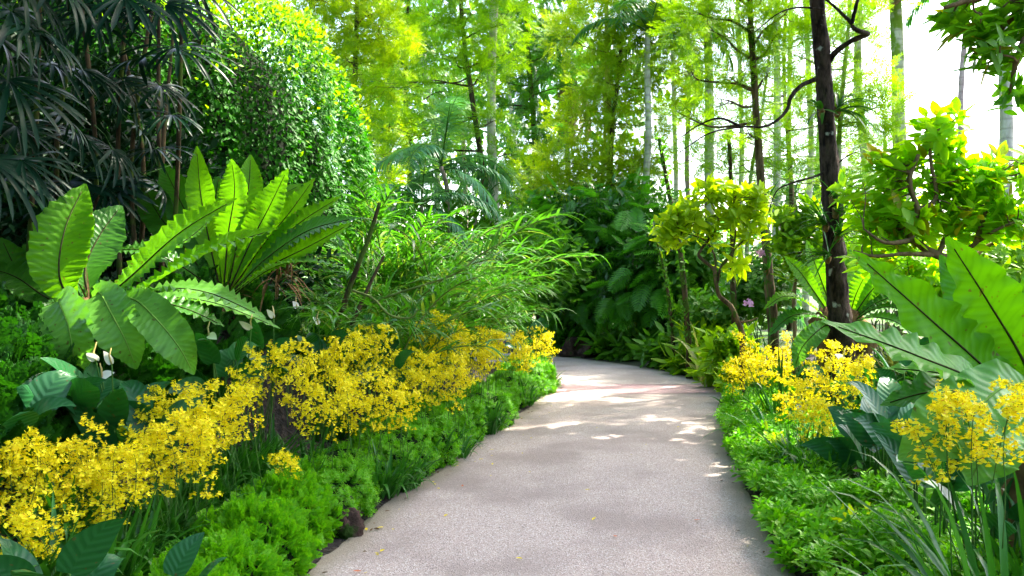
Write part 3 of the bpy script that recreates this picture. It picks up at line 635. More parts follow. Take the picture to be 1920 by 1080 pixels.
OR = [
    ('yellow orchid hanging lowest at the lower corner of the flower row', (50, 985, 3.35), 75, 6),
    ('dense yellow orchid clump at the near end of the flower row', (45, 880, 3.6), 95, 10),
    ('yellow orchid clump with loose sprays rising against dark flamingo leaves', (120, 850, 3.85), 95, 11),
    ('yellow orchid clump sagging beside the near end clump over strappy leaves', (190, 905, 3.7), 85, 9),
    ('broad yellow orchid clump in the middle of the nearest flower mass', (265, 845, 4.0), 100, 13),
    ('yellow orchid clump on the path side of the nearest flower mass', (345, 830, 4.2), 90, 12),
    ('yellow orchid clump topping the nearest flower mass', (335, 765, 4.5), 85, 10),
    ('yellow orchid clump ending the nearest flower mass above bare soil', (420, 775, 4.55), 75, 10),
    ('small lone yellow orchid spray over the ferny border', (538, 872, 4.75), 42, 3),
    ('yellow orchid with thin scattered blooms beside the drooping fern tip', (450, 700, 5.1), 55, 4),
    ('yellow orchid clump starting the second flower mass', (525, 680, 5.5), 75, 9),
    ('yellow orchid clump low at the front of the second flower mass', (600, 735, 5.3), 75, 11),
    ('yellow orchid clump high in the middle of the second flower mass', (610, 665, 5.9), 75, 11),
    ('yellow orchid clump facing the path in the second flower mass', (690, 735, 5.7), 75, 11),
    ('yellow orchid clump at the back of the second flower mass', (690, 655, 6.4), 70, 10),
    ('yellow orchid clump sagging over the clipped border shrubs', (742, 752, 5.9), 48, 6),
    ('yellow orchid clump joining the second and third flower masses', (775, 690, 6.7), 65, 9),
    ('tall yellow orchid standing above the third flower mass', (815, 605, 7.6), 42, 4),
    ('yellow orchid clump low on the path side of the third flower mass', (835, 705, 7.0), 55, 9),
    ('yellow orchid clump in the middle of the third flower mass', (845, 650, 7.8), 60, 10),
    ('yellow orchid clump in front of the reed thicket', (905, 640, 8.6), 58, 10),
    ('yellow orchid clump beyond the third flower mass', (900, 672, 8.2), 45, 7),
    ('yellow orchid clump second from the far end of the flower row', (960, 645, 10.), 52, 9),
    ('yellow orchid clump at the far end of the flower row by the path bend', (1012, 640, 12.2), 42, 9),
    ('yellow orchid clump with drooping blooms along the far path bend', (985, 665, 11.), 40, 6),
    ('dense yellow orchid clump beside the crooked little tree', (1435, 665, 9.2), 72, 13),
    ('yellow orchid clump spilling towards the bend from the crooked little tree', (1400, 690, 9.0), 50, 8),
    ('yellow orchid clump against the foot of the dark patchy trunk', (1590, 705, 6.6), 55, 8),
    ('yellow orchid clump above the strappy tuft by the path', (1500, 735, 6.6), 52, 9),
    ('low yellow orchid spray in front of the strappy tuft', (1535, 775, 6.2), 40, 5),
    ('thin yellow orchid sprays in front of the dark patchy trunk', (1560, 665, 7.3), 40, 4),
    ('yellow orchid sprays hanging before the pale drooping fern frond', (1810, 785, 2.85), 85, 7),
    ('small yellow orchid spray at the frame edge before the huge fern', (1912, 750, 2.75), 45, 2),
]
for lab, c, r, n in OR:
    hs = .72 if c[2] < 7 else .8
    orchid(lab, c, r, int(n * (1.05 if c[2] < 6 else 1.35)), 4 if c[2] < 9 else 3, 'yellow orchids beside the path', hs)
# leaf tufts without flowers along the flower row
bare = [(440, 890, 4.5), (510, 800, 5.2), (330, 970, 3.9), (400, 930, 4.2), (560, 820, 5.1), (640, 810, 5.4), (690, 800, 5.7), (200, 1010, 3.4), (480, 840, 4.8), (780, 760, 6.5), (850, 740, 7.3), (910, 715, 8.4), (970, 700, 10.), (1530, 830, 5.9), (1560, 845, 5.7), (1500, 800, 6.2)]
for k, c in enumerate(bare):
    p = P(*c); g = on_ground(min(p[0], edgeL(p[1]) - .8) if p[0] < .6 else p[0], p[1]); t = thing('orchid_tuft', 'strappy green orchid tuft without blooms rooted in the dark soil of the flower bed', 'orchid', g, 'orchid tufts without blooms')
    for q in range(3): share(tufts[(k + q) % 5], t, g + V(U(-.13, .13), U(-.13, .13), 0), (0, 0, U(0, 6.28)), U(.8, 1.15), 'leaf_tuft')

# ================================================================== REED THICKET
canes = []
for k in range(6):
    L_ = U(1.0, 1.5); st = MB(); lf = MB()
    d0 = norm(V(U(.15, .45), 0, 1)); n = 22
    p = [V(0, 0, 0)]; d = d0
    for i in range(n): d = norm(d + V(.045, 0, -.035 * (i / n) * 2.2)); p.append(p[-1] + d * L_ / n)
    p = np.array(p); tube(st, p, np.linspace(.008, .004, n + 1), 5)
    idx = np.arange(5, n + 1); idx = np.repeat(idx, 2); tg = norm(np.gradient(p, axis=0))[idx]; sg = np.where(np.arange(len(idx)) % 2, 1, -1)[:, None]
    sd2 = V(0, 1, 0) * sg
    ribbons(lf, p[idx], tg * .8 + sd2 * U(.45, .9, len(idx))[:, None] + rng.standard_normal((len(idx), 3)) * .2 + V(0, 0, .35), U(.2, .36, len(idx)), U(.018, .028, len(idx)), U(.6, 1.8, len(idx)), 5, p_blade, U(-.4, .4, len(idx)), .1)
    o = build('cane', st, M['reed_stem'], holder); s = build('leaves', lf, M['reed'], holder); s.parent = o
    canes.append(o)
RD = [('tall reed clump beside the fern with bright tips', (668, 520, 7.6), 24, 1.25), ('reed clump bowing over the bent yellowish stem', (725, 545, 8.6), 26, 1.3),
      ('reed clump rising in the middle of the thicket', (775, 540, 9.8), 28, 1.55), ('tallest reed clump near the pale palm trunk', (835, 520, 11.2), 30, 1.75),
      ('reed clump arching over the third flower mass', (835, 560, 10.4), 22, 1.25), ('reed clump leaning towards the path bend', (845, 550, 11.6), 24, 1.35),
      ('last reed clump before the dark climber shrub', (878, 560, 13.4), 22, 1.3), ('low reed clump behind the flamingo spathes', (630, 570, 7.4), 16, .95),
      ('reed clump at the foot of the clipped leafy wall', (715, 500, 10.4), 28, 1.6), ('low reed clump behind the flower row', (790, 590, 9.1), 16, .8)]
for lab, c, n, s in RD:
    p = P(*c); g = on_ground(p[0], p[1]); t = thing('reed_orchid', lab, 'reed plant', g, 'reed plants behind the flower row')
    for k in range(n):
        a = U(0, 6.28); a = a if U(0, 1) < .45 else U(-2.6, .3)
        share(canes[rng.integers(6)], t, g + V(U(-.35, .3), U(-.3, .3), 0) * s, (U(-.25, .2), U(-.3, .15), a), s * U(.7, 1.12), 'cane')
# two bent palm stems crossing the thicket and one upright dark cane
def bare_stem(name, label, cat, pts, r, mt, extra=None):
    pp = spline([P(*q) for q in pts], 30); t = thing(name, label, cat, pp[0]); mb = MB(); tube(mb, pp, np.linspace(r, r * .55, 30), 7, bump=.04)
    build('stem', mb, M[mt], t)
    if extra:
        lf = MB(); i = np.repeat(np.arange(30 - extra, 30), 2); tg = norm(np.gradient(pp, axis=0))[i]; sg = np.where(np.arange(len(i)) % 2, 1, -1)[:, None]
        sdv = norm(np.cross(tg, V(0, -1, .4)))
        ribbons(lf, pp[i], tg * .7 + sdv * sg + rng.standard_normal((len(i), 3)) * .12, U(.16, .28, len(i)), .02, U(.5, 1.2, len(i)), 5, p_blade)
        build('leaves', lf, M['reed'], t)
bare_stem('palm_frond_stem', 'long pale bent stem arching up through the reed thicket', 'stem', [(680, 575, 7.6), (745, 550, 7.4), (850, 515, 7.3), (900, 478, 7.3), (935, 458, 7.3)], .012, 'reed_stem', 9)
bare_stem('palm_frond_stem', 'short pale stem looping down over dark leaves with a drooping leafy end', 'stem', [(662, 545, 7.0), (700, 560, 6.8), (730, 590, 6.7), (768, 596, 6.7), (785, 580, 6.7)], .012, 'reed_stem', 10)
bare_stem('cordyline', 'slanting dark cane with a leafy top beside the fern', 'shrub', [(632, 620, 7.0), (655, 540, 7.0), (690, 450, 7.0), (712, 380, 7.0)], .028, 'bark_slim', 8)
bare_stem('cordyline', 'thinner dark cane crossing behind the slanting one', 'shrub', [(655, 620, 7.2), (690, 540, 7.4), (720, 480, 7.5)], .022, 'bark_slim', 6)

# ================================================================== CLIPPED LEAFY WALL
LEAF1 = template(lambda mb: ribbons(mb, [V(0, 0, 0)], V(0, 1, 0), 1., .48, .0, 3, p_leaf, 0, .12, side=V(1, 0, 0)[None]))
LEAF1C = template(lambda mb: ribbons(mb, [V(0, 0, 0)], V(0, 1, 0), 1., .5, .0, 2, p_leaf, 0, .12, side=V(1, 0, 0)[None]))
hc = V(-6.6, 12.2, .3); hr = V(4.72, 3.2, 6.4); ex = 2.35
ht = thing('creeper_hedge', 'huge clipped wall of small dark leaves with a sunlit crest behind the ferns', 'hedge', (hc[0], hc[1], .3))
def hsurf(n, grow=0.):
    d = rand_dir(int(n * 3.2)); d = d[(d[:, 2] > -.2) & (d[:, 1] < .35) & (d[:, 0] > -.75)]
    k = (np.abs(d) ** ex / hr ** ex).sum(1) ** (-1 / ex)
    lump = 1 + .022 * np.sin(d[:, 0] * 19 + d[:, 2] * 11) + .02 * np.sin(d[:, 2] * 23 - d[:, 1] * 17) + .016 * np.sin(d[:, 0] * 37 + d[:, 1] * 31)
    p = hc + d * (k * lump)[:, None]; nn = norm(np.sign(d) * np.abs(d * k[:, None] / hr) ** (ex - 1) / hr)
    return p, nn
pp, nn = hsurf(130000)
keep = pp[:, 2] > .4; pp, nn = pp[keep], nn[keep]
area_keep = U(0, 1, len(pp)) < .98; pp, nn = pp[area_keep], nn[area_keep]
pp = pp - nn * np.abs(rng.normal(0, .16, len(pp)))[:, None] + nn * .06
d = norm(V(0, 0, -.9) + nn * .6 + .5 * rng.standard_normal(pp.shape)); up = norm(nn * .8 + V(0, 0, .5) + .28 * rng.standard_normal(pp.shape))
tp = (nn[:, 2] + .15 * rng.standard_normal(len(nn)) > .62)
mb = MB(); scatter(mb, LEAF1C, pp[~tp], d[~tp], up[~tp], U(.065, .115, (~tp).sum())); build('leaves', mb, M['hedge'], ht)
mb = MB(); e = norm(nn[tp] + .7 * rng.standard_normal((tp.sum(), 3))); scatter(mb, LEAF1C, pp[tp] + nn[tp] * U(0, .14, tp.sum())[:, None], e, up[tp], U(.07, .12, tp.sum())); build('sun_tinted_growth', mb, M['hedge_top'], ht)  # upward-facing crest leaves, coloured lighter as sunlit, partly real new growth
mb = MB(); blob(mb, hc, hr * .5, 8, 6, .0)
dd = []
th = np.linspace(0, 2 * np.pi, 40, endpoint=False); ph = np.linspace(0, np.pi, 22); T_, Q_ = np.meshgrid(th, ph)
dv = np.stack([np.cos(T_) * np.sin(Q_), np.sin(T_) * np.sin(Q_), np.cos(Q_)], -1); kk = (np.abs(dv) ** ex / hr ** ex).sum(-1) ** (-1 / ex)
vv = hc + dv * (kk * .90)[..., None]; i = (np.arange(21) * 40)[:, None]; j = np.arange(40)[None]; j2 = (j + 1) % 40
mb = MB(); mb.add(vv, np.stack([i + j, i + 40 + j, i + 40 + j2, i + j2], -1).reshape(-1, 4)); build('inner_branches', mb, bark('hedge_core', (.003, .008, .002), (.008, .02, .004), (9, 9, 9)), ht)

# ================================================================== FAN PALMS
fans = []
for k in range(4):
    n = 17; a = np.linspace(-1.95, 1.95, n) + U(-.06, .06, n); mb = MB()
    d = np.stack([np.sin(a), np.cos(a), np.full(n, .12) + U(-.1, .1, n)], 1)
    ribbons(mb, np.tile(V(0, 0, 0), (n, 1)) + d * .02, d, U(.42, .58, n) * (1 - .18 * np.abs(a) / 2), U(.026, .04, n), U(.5, 1.5, n), 8, lambda t: np.maximum(np.minimum(1, .3 + 2.2 * t) * np.clip((1 - t) * 5, 0, 1) ** .5, .05), U(-.3, .3, n), .16, power=1.2)
    o = build('fan_leaf', mb, M['fan'], holder)
    st = MB(); tube(st, [V(0, 0, 0), V(0, -.25, -.03), V(0, -.5, -.12)], .005, 5); s = build('petiole', st, M['stalk'], holder); s.parent = o
    fans.append(o)
FP = [('shady fan palm clump at the frame edge with a wide drooping fan', (-3.75, 5.35), [(15, 150, 5.0, 1.15), (-20, 300, 4.9, 1.), (40, 300, 5.1, .8), (60, 60, 5.0, .9), (20, 20, 4.9, 1.), (30, 235, 5.4, .9), (110, 215, 5.3, .7), (-20, 60, 5.2, 1.1), (95, 120, 5.6, .9), (15, 330, 5.2, .7), (70, 390, 5.6, .8), (0, -60, 5., 1.2), (90, -40, 5.1, 1.)]),
      ('shady fan palm clump with narrow hanging leaves in the deep shade', (-3.35, 6.3), [(150, 130, 5.8, .85), (190, 10, 5.6, .9), (140, 250, 5.9, .9), (210, 280, 6.1, .8), (160, 40, 5.9, 1.), (130, 340, 6., .9), (200, 350, 6.2, .8), (230, 150, 6.2, .8), (255, 240, 6.4, .8), (130, -60, 5.7, 1.1), (220, -70, 5.7, 1.1)]),
      ('shady fan palm clump with a blue green fan against the leafy wall', (-3.0, 6.6), [(308, 8, 5.6, .95), (235, -5, 5.4, 1.), (330, 90, 6.0, .85), (322, 215, 6.0, .6), (300, 160, 6.2, .8), (270, 110, 6.3, .9), (290, 280, 6.4, .7), (240, 350, 6.4, .8), (300, 350, 6.6, .7), (350, -40, 5.9, 1.), (280, -90, 5.7, 1.2)])]
for lab, (sx_, sy_), hubs in FP:
    g = on_ground(sx_, sy_); t = thing('fan_palm', lab, 'palm', g)
    for k in range(4):
        b = g + V(U(-.4, .3), U(-.2, .5), 0); st = MB(); tube(st, spline([b, b + V(U(-.1, .1), 0, 1.3), b + V(U(-.2, .2), U(-.1, .1), U(2., 3.1))], 14), np.linspace(.022, .015, 14), 7, bump=.08)
        build('stem', st, M['bark_slim'], t)
    for (px, py, Y_, s) in hubs:
        h = P(px, py, Y_); o = h - V(g[0], g[1], h[2]); az = math.atan2(-o[0], o[1]) + U(-.5, .5)
        if px < 60: az = U(-2.4, -1.6)
        share(fans[rng.integers(4)], t, h, (U(-.95, -.35), U(-.35, .35), az), s * U(.92, 1.08), 'fan_leaf')
# leafy shrub behind the fan palms, deep shade painted into its leaf colour
def leaf_shrub(name, label, cat, center, r, n, T, size, mt, stems=6, droop=.2, group=None, bk='bark_slim', inner=None):
    c = V(*center); g = on_ground(c[0], c[1]); t = thing(name, label, cat, g, group)
    mb = MB(); p = in_ball(n, c, r); p = p[p[:, 2] > g[2] + .05]; m_ = len(p)
    o = norm(p - c); d = norm(o + .6 * rng.standard_normal((m_, 3)) + V(0, 0, -droop)); up = norm(V(0, 0, .8) + o * .5 + .4 * rng.standard_normal((m_, 3)))
    scatter(mb, T, p, d, up, U(.7, 1.2, m_) * size); build('leaves', mb, M[mt], t)
    sb = MB()
    for k in range(stems):
        e = c + rand_dir(1)[0] * np.asarray(r) * .75; e[2] = max(e[2], c[2] - .2 * r[2])
        tube(sb, spline([g + V(U(-.1, .1), U(-.1, .1), 0), (g + e) / 2 + rng.standard_normal(3) * .08, e], 9), np.linspace(.022, .006, 9), 5, bump=.1)
    build('stem', sb, M[bk], t)
    return t
leaf_shrub('shade_shrub', 'shade darkened leafy shrub hidden in the shade behind the fan palms', 'shrub', (-5.2, 7.8, 2.6), (1.7, .8, 2.4), 9000, LEAF1C, .13, 'shade')
leaf_shrub('shade_shrub', 'shade darkened leafy shrub in the gap between fan palms and leafy wall', 'shrub', (-3.9, 8.0, 2.0), (1.1, .6, 1.9), 5000, LEAF1C, .12, 'shade')
leaf_shrub('shade_shrub', 'shade darkened leafy shrub at the frame edge under the wide fan', 'shrub', (-4.6, 5.9, 1.9), (.7, .6, 1.5), 1800, LEAF1C, .12, 'shade')
leaf_shrub('shade_shrub', 'shade darkened undergrowth shrub behind the upright fern rosette', 'shrub', (-2.9, 8.4, 1.5), (1.1, .5, 1.0), 2000, LEAF1C, .12, 'shade')
# dead fronds at the foot of the upright fern
t = thing('dead_fern_skirt', 'brown withered fern fronds hanging below the upright fern rosette', 'dead fronds', P(545, 560, 6.5)); mb = MB()
b = P(530, 520, 6.5) + rng.normal(0, .06, (40, 3)); ribbons(mb, b, V(.5, -.3, .3) + .5 * rng.standard_normal((40, 3)), U(.2, .45, 40), U(.012, .03, 40), U(1., 2.5, 40), 6, p_blade); build('withered_fronds', mb, M['dead'], t)

# ================================================================== GROUND COVER
def shoot(mb):                                   # small leafy shoot
    n = 12; a = np.arange(n) * 2.4; h = np.linspace(.05, .8, n); o = np.stack([np.cos(a), np.sin(a), np.zeros(n)], 1)
    ribbons(mb, o * .03 + np.stack([0 * h, 0 * h, h], 1), o + V(0, 0, .45) + (h * .8)[:, None] * UP * .6, np.linspace(.75, .4, n), np.linspace(.3, .18, n), .5, 2, p_leaf, 0, .1)
def zup(T): v, q, m, uv = T; return v[:, [0, 2, 1]] * V(1, 1, -1), q[:, ::-1], m, uv      # shoot axis Z -> template axis Y
SHOOT = zup(template(shoot))
def ferny(mb):                                   # flat lacy sprig
    n = 9
    for s in (-1, 1):
        y = np.linspace(.1, .95, n); d = np.stack([np.full(n, s * 1.), np.full(n, .7), U(-.1, .25, n)], 1)
        ribbons(mb, np.stack([0 * y, y, -.12 * y ** 2], 1), d, .42 * (1.05 - y) ** .6 + .05, .15, .3, 2, p_leaf, 0, .1, side=np.tile(V(0, 0, 1), (n, 1)) * 0 + np.cross(d, V(0, 0, 1)))
FERNY = template(ferny)
def cover_mesh(p, nn, T, s, jitter=.5):
    mb = MB(); n = len(p); d = norm(nn + jitter * rng.standard_normal((n, 3)) + V(0, 0, .3)); scatter(mb, T, p, d, norm(rng.standard_normal((n, 3))), U(.7, 1.25, n) * s); return mb
mounds = []
for k in range(4):
    r = V(.42, .40, .36); d = rand_dir(2600); d = d[d[:, 2] > -.25]
    lump = 1 + .09 * np.sin(d[:, 0] * 9 + k) + .08 * np.sin(d[:, 1] * 11 + 2 * k) + .06 * np.sin(d[:, 2] * 13)
    p = d * r * lump[:, None] * (U(.86, 1.03, len(d)))[:, None]
    mb = cover_mesh(p, d, SHOOT if k < 3 else FERNY, .05 if k < 3 else .10)
    o = build('foliage', mb, M['cover'], holder)
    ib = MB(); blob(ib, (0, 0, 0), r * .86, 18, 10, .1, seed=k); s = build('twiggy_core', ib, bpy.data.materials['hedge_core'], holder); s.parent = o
    mounds.append(o)
MD = [(3.3, .30, .62, 3), (3.75, .30, .64, 3), (4.2, .30, .66, 3), (4.72, .36, .66, 3), (4.98, .22, .5, 1), (5.2, .5, .62, 3)]
LB = ['lacy fern mound at the lower border beside the path', 'lacy fern mound next to the bare dark soil', 'lacy fern mound in front of the brown edge stone', 'lacy fern mound behind the brown edge stone', 'small yellowish border shrub overhanging the brown edge stone', 'lacy fern mound set back from the path under the lone orchid spray']
WH = ['just past the brown edge stone', 'second past the brown edge stone', 'under the strappy leaves by the path curve', 'bulging on the inner path curve', 'largest of the row, beyond the bulging one', 'just after the largest one', 'in front of the second flower mass', 'below the gap of the second flower mass', 'below the start of the third flower mass', 'below the middle of the third flower mass', 'halfway along the row', 'just beyond the halfway point', 'where the path widens', 'shortly before the pink band', 'next to the pink band', 'opposite the middle of the pink band', 'just past the pink band', 'third from the far end', 'second from the far end', 'last at the path bend']
yy = [5.35, 5.7, 6.1, 6.5, 6.95, 7.4, 7.85, 8.3, 8.75, 9.2, 9.65, 10.1, 10.55, 11., 11.45, 11.9, 12.4, 12.9, 13.4, 13.9]
for k, y in enumerate(yy): MD.append((y, .33 + .05 * math.sin(k * 2.1), (.78, .7, .8, .95, 1.1, .85, 1., .85, 1.05, .85)[k % 10] * .95, k % 3)); LB.append('clipped border shrub ' + WH[k])
for k, (y, off, s, v) in enumerate(MD):
    x = edgeL(y) - off; g = on_ground(x, y); t = thing('border_shrub', LB[k], 'border shrub', g, 'low shrubs edging the path')
    share(mounds[v], t, g + V(0, 0, .06), (0, 0, U(0, 6.28)), (s, s, s * U(.85, 1.1)), 'foliage')
# mossy bank fern carpet
def carpet(name, xs, ys, n, T, s, mt, cond, hgt=.05):
    x = U(*xs, n); y = U(*ys, n); k = cond(x, y); x, y = x[k], y[k]; z = H(x, y); e = .05
    nx_ = (H(x + e, y) - z) / e; ny_ = (H(x, y + e) - z) / e; nn = norm(np.stack([-nx_, -ny_, np.ones(len(x))], 1))
    b = .5 + .5 * np.sin(x * 6.1 + 1.3 * np.sin(y * 4)) * np.sin(y * 5.3 + x)
    p = np.stack([x, y, z + hgt * (b + U(0, .5, len(x)))], 1)
    return tag(build(name, cover_mesh(p, nn, T, s, .6), M[mt]), kind='stuff')
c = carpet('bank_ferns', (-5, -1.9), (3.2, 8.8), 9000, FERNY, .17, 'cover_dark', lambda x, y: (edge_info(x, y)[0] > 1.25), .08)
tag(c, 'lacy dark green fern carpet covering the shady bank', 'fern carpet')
c = carpet('ground_cover', (1.2, 6.), (1.6, 12.), 24000, SHOOT, .115, 'cover', lambda x, y: (x > 0) & (~inside(np.stack([x, y], 1)) | (edge_info(x, y)[1] < .035)) & (edge_info(x, y)[1] < 1.15 + .25 * np.sin(y * 2) - .06 * y) , .17)
tag(c, 'bright green leafy carpet along the sunny edge of the path', 'ground cover')
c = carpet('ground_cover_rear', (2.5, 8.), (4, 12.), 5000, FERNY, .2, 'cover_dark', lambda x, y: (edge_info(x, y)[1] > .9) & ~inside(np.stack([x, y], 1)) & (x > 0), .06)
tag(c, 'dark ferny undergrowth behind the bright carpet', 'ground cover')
# ================================================================== TREES WITH FEATHERY CROWNS
def tspray(mb):
    n = 22; y = np.linspace(.08, 1, n); sg = np.where(np.arange(n) % 2, 1., -1.)
    d = np.stack([sg * U(.5, .9, n), np.full(n, .8), U(-.1, .5, n)], 1)
    ribbons(mb, np.stack([0 * y, y, .06 * np.sin(y * 5)], 1), d, U(.16, .27, n) * (1.15 - .5 * y), U(.035, .055, n), U(-.2, .5, n), 2, p_leaf, 0, .05)
    for a in (.35, .6):
        for s in (-1, 1):
            m_ = 9; f = np.linspace(.15, 1, m_); dd = norm(V(s * .8, .75, .15)); sg2 = np.where(np.arange(m_) % 2, 1., -1.)
            ribbons(mb, V(0, a, .02) + f[:, None] * dd * .42, dd + sg2[:, None] * V(.6 * s, -.5, 0) * .9 + V(0, 0, .25), U(.12, .2, m_), U(.03, .045, m_), .2, 2, p_leaf, 0, .05)
SPRAY = [template(tspray) for _ in range(3)]
def limb(mb, a, b, r0, r1, wob=.06, n=10, nside=6, mi=0):
    a = np.asarray(a, float); b = np.asarray(b, float); L_ = np.linalg.norm(b - a)
    m1 = a + (b - a) * .35 + rng.standard_normal(3) * wob * L_ - V(0, 0, .04 * L_); m2 = a + (b - a) * .7 + rng.standard_normal(3) * wob * L_ - V(0, 0, .03 * L_)
    p = spline([a, m1, m2, b], n); tube(mb, p, np.linspace(r0, r1, n), nside, mi, bump=.06); return p
def clump_pts(c, Y):
    if len(c) == 6: return V(*c[:3]), V(*c[3:])
    y = Y + (c[4] if len(c) > 4 else 0); rx = c[2] / F * y; rz = (c[3] if len(c) > 3 and c[3] else c[2] * .75) / F * y
    return P(c[0], c[1], y), V(rx, max(rx, .35) * .9, rz)
def feather_tree(name, label, trunk, Y, rad, clumps, mt, dens=1., size=.42, bk='bark_slim', group='feathery trees around the path', limbs=True, extra=None, twigs=5):
    pts = spline([P(x, y, Y) if len(q) == 2 else P(*q) for q in trunk for (x, y) in [q[:2]]], 30)
    g = on_ground(pts[0][0], pts[0][1]); pts = np.concatenate([[V(pts[0][0], pts[0][1], g[2] - .1)], pts]) if pts[0][2] > g[2] else pts
    t = thing(name, label, 'tree', V(pts[0][0], pts[0][1], g[2]), group)
    mb = MB(); tube(mb, pts, np.linspace(rad, rad * .45, len(pts)), 10, bump=.07); build('trunk', mb, M[bk], t)
    cr = MB(); lb = MB()
    for k, c in enumerate(clumps):
        cc, r = clump_pts(c, Y); vol = (r[0] * r[1] * r[2]) ** (2 / 3)
        n = int(dens * 40 * vol / size ** 2) + 10
        p = in_ball(n, cc, r); o = norm((p - cc) / r); d = norm(o * V(1, 1, .55) + .75 * rng.standard_normal((n, 3)) + V(0, 0, .12)); up = norm(V(0, 0, 1) + .5 * rng.standard_normal((n, 3)))
        sp = rng.integers(3, size=n)
        for v in range(3): scatter(cr, SPRAY[v], p[sp == v], d[sp == v], up[sp == v], U(.6, 1.25, (sp == v).sum()) * size)
        if limbs:
            i = np.argmin(np.linalg.norm(pts - (cc - V(0, 0, .5 * abs(cc[2] - pts[:, 2].mean()) * .4)), axis=1)); i = min(i, len(pts) - 2)
            lb = MB(); q = limb(lb, pts[i], cc, max(rad * .3, .012), .006)
            for _ in range(twigs):
                e = cc + rand_dir(1)[0] * r * .9; limb(lb, q[rng.integers(5, 10)], e, .008, .003, .08, 7, 4)
            build('branch', lb, M[bk], t)
    build('crown', cr, M[mt], t)
    return t

# ---- feathery trees, near to far
feather_tree('feathery_tree', 'golden feathery tree hanging over the middle of the bend', [(1136, 560), (1148, 420), (1146, 270), (1165, 90), (1180, -120)], 19.5, .08,
    [(1110, 45, 62), (1185, 105, 85), (1085, 225, 55), (1150, 200, 60), (1205, 235, 65), (1060, 300, 48), (1150, 310, 70), (1105, 345, 50), (1010, 335, 42), (1040, 360, 45), (1255, 60, 65), (1250, 165, 55), (1195, 325, 48), (1120, 140, 55), (1180, 20, 60), (1230, 300, 35), (1170, 375, 40), (1060, 60, 40), (1150, -60, 80), (1250, -50, 70)], 'gold', 1.35)
feather_tree('feathery_tree', 'slim dark trunked feathery tree left of the pale straight palm', [(914, 470), (908, 340), (886, 190), (868, 60), (860, -100)], 17., .075,
    [(840, 105, 55), (775, 165, 50), (900, 145, 50), (872, 60, 55), (830, 235, 42), (740, 240, 45), (885, 20, 55), (800, 310, 30), (920, 230, 35), (730, 300, 45), (860, 290, 25), (810, 30, 45), (950, 290, 30), (720, 170, 45), (940, 340, 25), (960, 30, 45), (940, 100, 45), (900, -60, 80), (800, -60, 80)], 'lime', 1.15)
feather_tree('feathery_tree', 'brown trunked feathery tree with sunlit sprays behind the crooked little tree', [(1450, 615), (1440, 500), (1426, 330), (1412, 120), (1402, -60)], 12.4, .085,
    [(1330, 55, 70), (1400, 40, 62), (1368, 145, 45), (1465, 60, 55), (1295, 130, 42), (1345, 185, 28), (1440, 140, 40), (1480, 10, 50), (1300, 20, 50), (1345, -60, 80), (1450, -60, 80), (1270, 210, 28, 20), (1400, 250, 25, 18)], 'lime', .9, .34, 'bark_mid')
feather_tree('feathery_tree', 'thin mossy feathery tree glowing yellow green behind the dark patchy trunk', [(1582, 600), (1576, 420), (1574, 250), (1590, 60), (1600, -80)], 12.5, .05,
    [(1610, 150, 40), (1645, 200, 48), (1600, 235, 45), (1570, 190, 40), (1630, 225, 42), (1530, 235, 38), (1560, 70, 40), (1620, 40, 36), (1500, 190, 32), (1655, 170, 35), (1590, -50, 90), (1500, 100, 40)], 'lime', 1., .36, 'bark_green')
feather_tree('feathery_tree', 'airy lime feathery tree filling the gaps between the palm trunks', [(1400, 520), (1404, 360), (1430, 200), (1450, 40)], 17., .05,
    [(1290, 300, 34), (1400, 205, 42), (1480, 185, 42), (1500, 300, 36), (1560, 330, 38), (1440, 255, 40), (1350, 255, 38), (1640, 320, 40), (1530, 60, 46), (1460, 330, 36), (1310, 215, 36), (1530, 190, 40), (1600, 280, 36), (1390, 310, 34), (1660, 265, 30), (1450, 100, 40)], 'lime', 1., .38, 'bark_green')
feather_tree('feathery_tree', 'tall light green feathery tree far behind the brown trunk', [(1480, 540), (1484, 360), (1470, 150), (1476, -60)], 22., .08,
    [(1290, 40, 60), (1400, 120, 55), (1350, 30, 55), (1480, 60, 60), (1440, 170, 50), (1320, 160, 48), (1380, 230, 42), (1540, 140, 50), (1560, 40, 55), (1280, 230, 40), (1500, 230, 42), (1620, 100, 45), (1640, 20, 50), (1450, -40, 70), (1590, 220, 40), (1330, 300, 40), (1420, 310, 40)], 'lime', .95, .5)
feather_tree('feathery_tree', 'light green feathery tree far behind the dark patchy trunk', [(1560, 540), (1562, 420), (1556, 300), (1560, 160)], 25., .07,
    [(1545, 300, 45), (1600, 330, 45), (1500, 340, 42), (1560, 240, 45), (1640, 280, 40), (1480, 290, 38), (1450, 360, 40), (1620, 390, 40), (1540, 380, 40), (1370, 350, 36), (1660, 350, 30)], 'mid', .8, .5)
feather_tree('feathery_tree', 'bright yellow feathery tree showing over the crest of the clipped wall', [(668, 480), (664, 250), (668, 60), (672, -80)], 18., .08,
    [(635, 40, 62), (700, 25, 55), (565, 0, 55), (690, 115, 55), (735, 60, 48), (712, 190, 42), (650, 110, 50), (610, 70, 50), (740, 130, 40), (725, 250, 40), (600, -50, 80), (700, -60, 80), (640, 170, 40), (720, 330, 40)], 'gold', 1.35)
feather_tree('feathery_tree', 'green feathery tree standing furthest back between the palm trunks', [(1000, 520), (1004, 300), (990, 90), (985, -60)], 23., .1,
    [(960, 75, 55), (1010, 150, 50), (935, 25, 50), (1000, 40, 50), (965, 205, 42), (1040, 95, 50), (1020, 230, 40), (1055, 20, 50), (985, 265, 38), (1075, 150, 35), (940, 150, 35), (1000, -60, 100), (900, 200, 40), (1040, 290, 35), (960, 330, 35)], 'mid', 1., .5)
